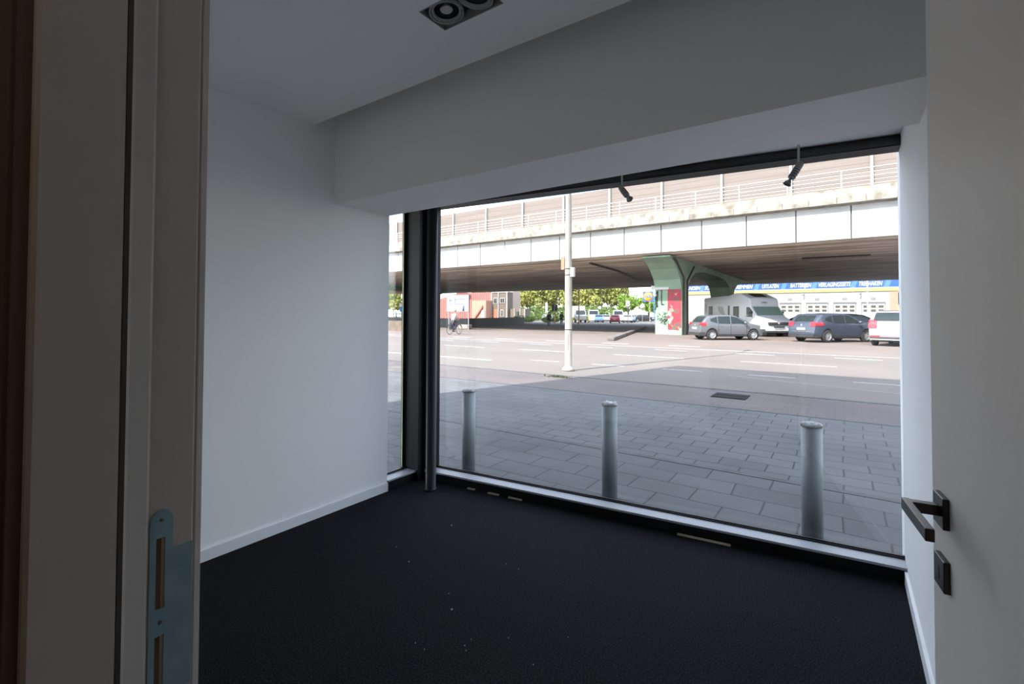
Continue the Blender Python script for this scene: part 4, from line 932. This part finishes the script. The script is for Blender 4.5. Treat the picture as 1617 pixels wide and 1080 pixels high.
for x, y, h, lab in ((-38.4, 72.7, 1.0, 'short orange post beside the white box truck'), (-36.4, 74.8, 1.25, 'short yellow post before the white van')):
    o = MB().lathe([(0, 0), (.13, 0), (.12, h - .05), (.08, h), (0, h)], (x, y, 0), 12).build('marker_post', mat('yellow_post', (.85, .5, .06) if 'orange' in lab else (.85, .66, .1), rough=.6)); tag(o, lab, 'post')
t = pole(-29.1, 74.5, 3.9, .05, m_rim, 'grey pole with a square white traffic sign above the parked cars', 'traffic sign', 'traffic_sign')
MB().box(-.34, .34, -.1, -.05, 2.55, 3.75).build('sign_face', m_wpaint, t); MB().lathe([(0, -.105), (.22, -.105), (.22, -.1)], (0, 0, 3.3), 14, 'Y').build('sign_symbol', mat('pale_symbol', (.45, .4, .4), rough=.6), t)
t = pole(-32.4, 90.5, 3.8, .05, m_rim, 'grey pole with a small pale round sign left of the blue and yellow sign', 'traffic sign', 'traffic_sign')
MB().lathe([(0, -.09), (.5, -.09), (.5, -.05), (0, -.05)], (0, 0, 3.1), 16, 'Y').build('sign_face', m_wpaint, t)
pole(-32.3, 94.5, 4.2, .05, m_rail, 'thin white pole under the blue and yellow sign'); pole(-31.7, 98.0, 4.0, .05, m_rail, 'thin white pole right of the blue and yellow sign')
t = pole(-59.0, 98.5, 3.6, .06, m_rail, 'narrow white banner sign above the cyclist in black', 'sign', 'banner_sign'); MB().box(-.3, .3, -.1, -.04, 1.2, 4.3).build('sign_face', m_wpaint, t)
t = pole(-26.6, 84, 3.5, .06, m_rail, 'white pillar sign at the left edge of the green pier', 'sign', 'pillar_sign'); MB().box(-.4, .4, -.12, .12, 1.9, 3.6).build('sign_face', m_wpaint, t)
t = pole(-44.77, 40.0, 2.0, .05, m_rim, 'round blue traffic sign seen through the narrow side pane', 'traffic sign', 'traffic_sign')
MB().lathe([(0, -.08), (.3, -.08), (.3, -.05), (0, -.05)], (0, 0, 2.0), 20, 'Y').build('sign_face', mat('sign_blue_round', (.05, .2, .6), rough=.5), t)
MB().box(-.3, .3, -.08, -.05, 2.35, 2.75).build('upper_sign', m_wpaint, t)
t = thing('site_fence', 'pale green and white fence panels seen through the narrow side pane', 'fence', (-52, 45.5, 0))
for z in (.3, .9, 1.4): MB().box(-4, 4, -.03, .03, z, z + .12).build('fence_rail', m_rail, t)
for k in range(5): MB().box(-4 + k * 2 - .05, -4 + k * 2 + .05, -.05, .05, 0, 1.7).build('fence_post', mat('teal_post', (.05, .3, .25), rough=.6), t)

# ------------------------------------------------------------------ trees and bushes
mt_y = mat('yellow_green_leaves', (.27, .27, .06), rough=.8, col2=(.19, .21, .045), vscale=.8)
mt_g = mat('bright_green_leaves', (.17, .27, .025), rough=.8, col2=(.11, .20, .02), vscale=.8)
mt_d = mat('mid_green_leaves', (.13, .20, .04), rough=.8, col2=(.08, .13, .03), vscale=.8)
for m_ in (mt_y, mt_g, mt_d):
    b_ = m_.node_tree.nodes['Principled BSDF']; b_.inputs['Transmission Weight'].default_value = 0; b_.inputs['Subsurface Weight'].default_value = 0
m_bark = mat('grey_bark', (.16, .13, .10), rough=.95)
def leaf_mesh(nm, n, blobs, size, m, seed):
    rr = random.Random(seed); vs = []; fs = []
    for i in range(n):
        c, r = blobs[rr.randrange(len(blobs))]
        d = Vector((rr.gauss(0, 1), rr.gauss(0, 1), rr.gauss(0, 1))).normalized() * (rr.uniform(.55, 1) ** .6)
        p = Vector(c) + Vector((d.x * r[0], d.y * r[1], d.z * r[2]))
        a = Vector((rr.gauss(0, 1), rr.gauss(0, 1), rr.gauss(0, .6))).normalized(); b = a.orthogonal().normalized(); b.rotate(Matrix.Rotation(rr.uniform(0, 6.28), 3, a)); c2 = a.cross(b); s = size * rr.uniform(.6, 1.3)
        k = len(vs); vs += [tuple(p - b * s), tuple(p + c2 * s * .55), tuple(p + b * s), tuple(p - c2 * s * .55)]; fs.append((k, k + 1, k + 2, k + 3))
    me = bpy.data.meshes.new(nm); me.from_pydata(vs, [], fs); me.materials.append(m); return me
def tree_proto(h, w, seed, m, n=3200, size=.34, trunk=.28):
    rr = random.Random(seed); blobs = [((0, 0, h * .62), (w * .40, w * .40, h * .30))]
    for i in range(9):
        a = rr.uniform(0, 6.28); q = w * .28; blobs.append(((math.cos(a) * q, math.sin(a) * q, h * rr.uniform(.42, .85)), (w * .24, w * .24, h * .15)))
    return leaf_mesh('crown', n, blobs, size, m, seed), h
def tree(x, y, cm, h, lab, grp, nm='leafy_tree', s=1, rz=0, cat='tree'):
    t = thing(nm, lab, cat, (x, y, 0), rz, grp); t.scale = (s, s, s)
    o = bpy.data.objects.new('crown', cm); COL.objects.link(o); o.parent = t
    if nm == 'leafy_tree':
        b = MB(); b.tube([(0, 0, 0), (.05, .05, h * .3), (-.05, 0, h * .65)], .26, 8, .08)
        for k in range(4):
            a = k * 1.7; b.tube([(0, 0, h * .28), (math.cos(a) * h * .1, math.sin(a) * h * .1, h * .45), (math.cos(a) * h * .2, math.sin(a) * h * .2, h * .62)], .1, 6, .03)
        b.build('trunk', m_bark, t)
    return t
cy1, hh = tree_proto(10.5, 6.5, 1, mt_y); cy2, _ = tree_proto(10.5, 6.5, 2, mt_y); cg1, _ = tree_proto(6.2, 4.8, 3, mt_g, 1600, .26); cd1, _ = tree_proto(9.5, 7.4, 4, mt_d)
where = ['farthest left', 'second from left', 'third from left', 'fourth from left', 'fifth from left', 'sixth from left', 'seventh from left', 'nearest the sky gap']
for i, (x, y) in enumerate(((-84, 108), (-77, 106), (-70, 108), (-63.5, 106), (-57, 108), (-50.5, 106), (-44.8, 109))):
    tree(x, y, cy1 if i % 2 else cy2, 10.5, 'yellow green tree beyond the car park, ' + where[i], 'yellow green trees beyond the underpass', s=.96 + .03 * (i % 3), rz=i)
for i, x in enumerate((-101, -92, -82.5, -74, -65.5, -57)):
    tree(x, 126, cy2 if i % 2 else cy1, 10.5, 'back row tree mostly hidden behind the front trees, ' + ('far left end', 'second from the left end', 'third from the left end', 'third from the right end', 'second from the right end', 'right end')[i], 'back row trees hidden behind the front row', s=1.32, rz=i * 2)
for i, (x, y, l) in enumerate(((-40.6, 104, 'fresh green tree left of the blue and yellow sign'), (-38.2, 111, 'fresh green tree just behind the blue and yellow sign, left side'), (-34.2, 104.5, 'fresh green tree under the blue and yellow sign, right side'))):
    tree(x, y, cg1, 6.2, l, 'fresh green trees by the sign', s=(1.05, 1.1, .85)[i], rz=i * 1.3)
for i, (x, y, l) in enumerate(((-112, 92, 'mid green tree in the narrow side pane, left one'), (-104, 90, 'mid green tree in the narrow side pane, right one'), (-98, 97, 'mid green tree just behind the black window post'))):
    tree(x, y, cd1 if i != 1 else cy1, 9.5, l, 'trees seen through the side pane', s=.85, rz=i)
for i, x in enumerate((-9.5, -5, .5, 5.5, 10.5)):
    tree(x, 106 + (i % 2) * 8, cy1 if i % 2 else cd1, 10.5, 'green tree top showing above the garage roof, %s' % ('far left', 'left of centre', 'centre', 'right of centre', 'far right')[i], 'trees behind the garage', s=.84, rz=i)
def bush(x, y, w, h, m, lab, seed, nm='bush'):
    me = leaf_mesh('foliage', 900, [((0, 0, h * .5), (w / 2, w / 2, h * .5)), ((w * .3, 0, h * .4), (w * .3, w * .3, h * .4)), ((-w * .3, 0, h * .4), (w * .3, w * .3, h * .4))], .14, m, seed)
    o = bpy.data.objects.new(nm, me); COL.objects.link(o); o.location = (x, y, 0); tag(o, lab, 'bush', 'bushes by the car park')
bush(-30.8, 99.6, 2.6, 1.7, mt_g, 'bright green round bush left of the green pier', 11)
bush(-48.9, 73, 4.5, 1.3, mt_d, 'dark green bush right of the brown building', 12); bush(-43.5, 74, 3, 1.2, mt_d, 'dark green bush behind the traffic light', 13); bush(-57, 93, 4, 2.2, mt_d, 'taller green bush below the first yellow tree', 14); bush(-52.5, 79.5, 3.5, .9, mt_g, 'low bright hedge before the silver car', 15)
hdm = leaf_mesh('hedge', 15000, [((-44 - 4 * i, 100.5 + .0 * i, 1.5), (2.6, .8, 1.9)) for i in range(12)] , .26, mt_d, 21)
ho = bpy.data.objects.new('hedge', hdm); COL.objects.link(ho); tag(ho, 'long dark green hedge behind the parked vehicles', 'hedge')
tag(MB().box(-110, -70, 77, 81, 0, .12).build('grass', m_grass), 'strip of green grass between the dark wall and the red shed', 'grass', kind='stuff')
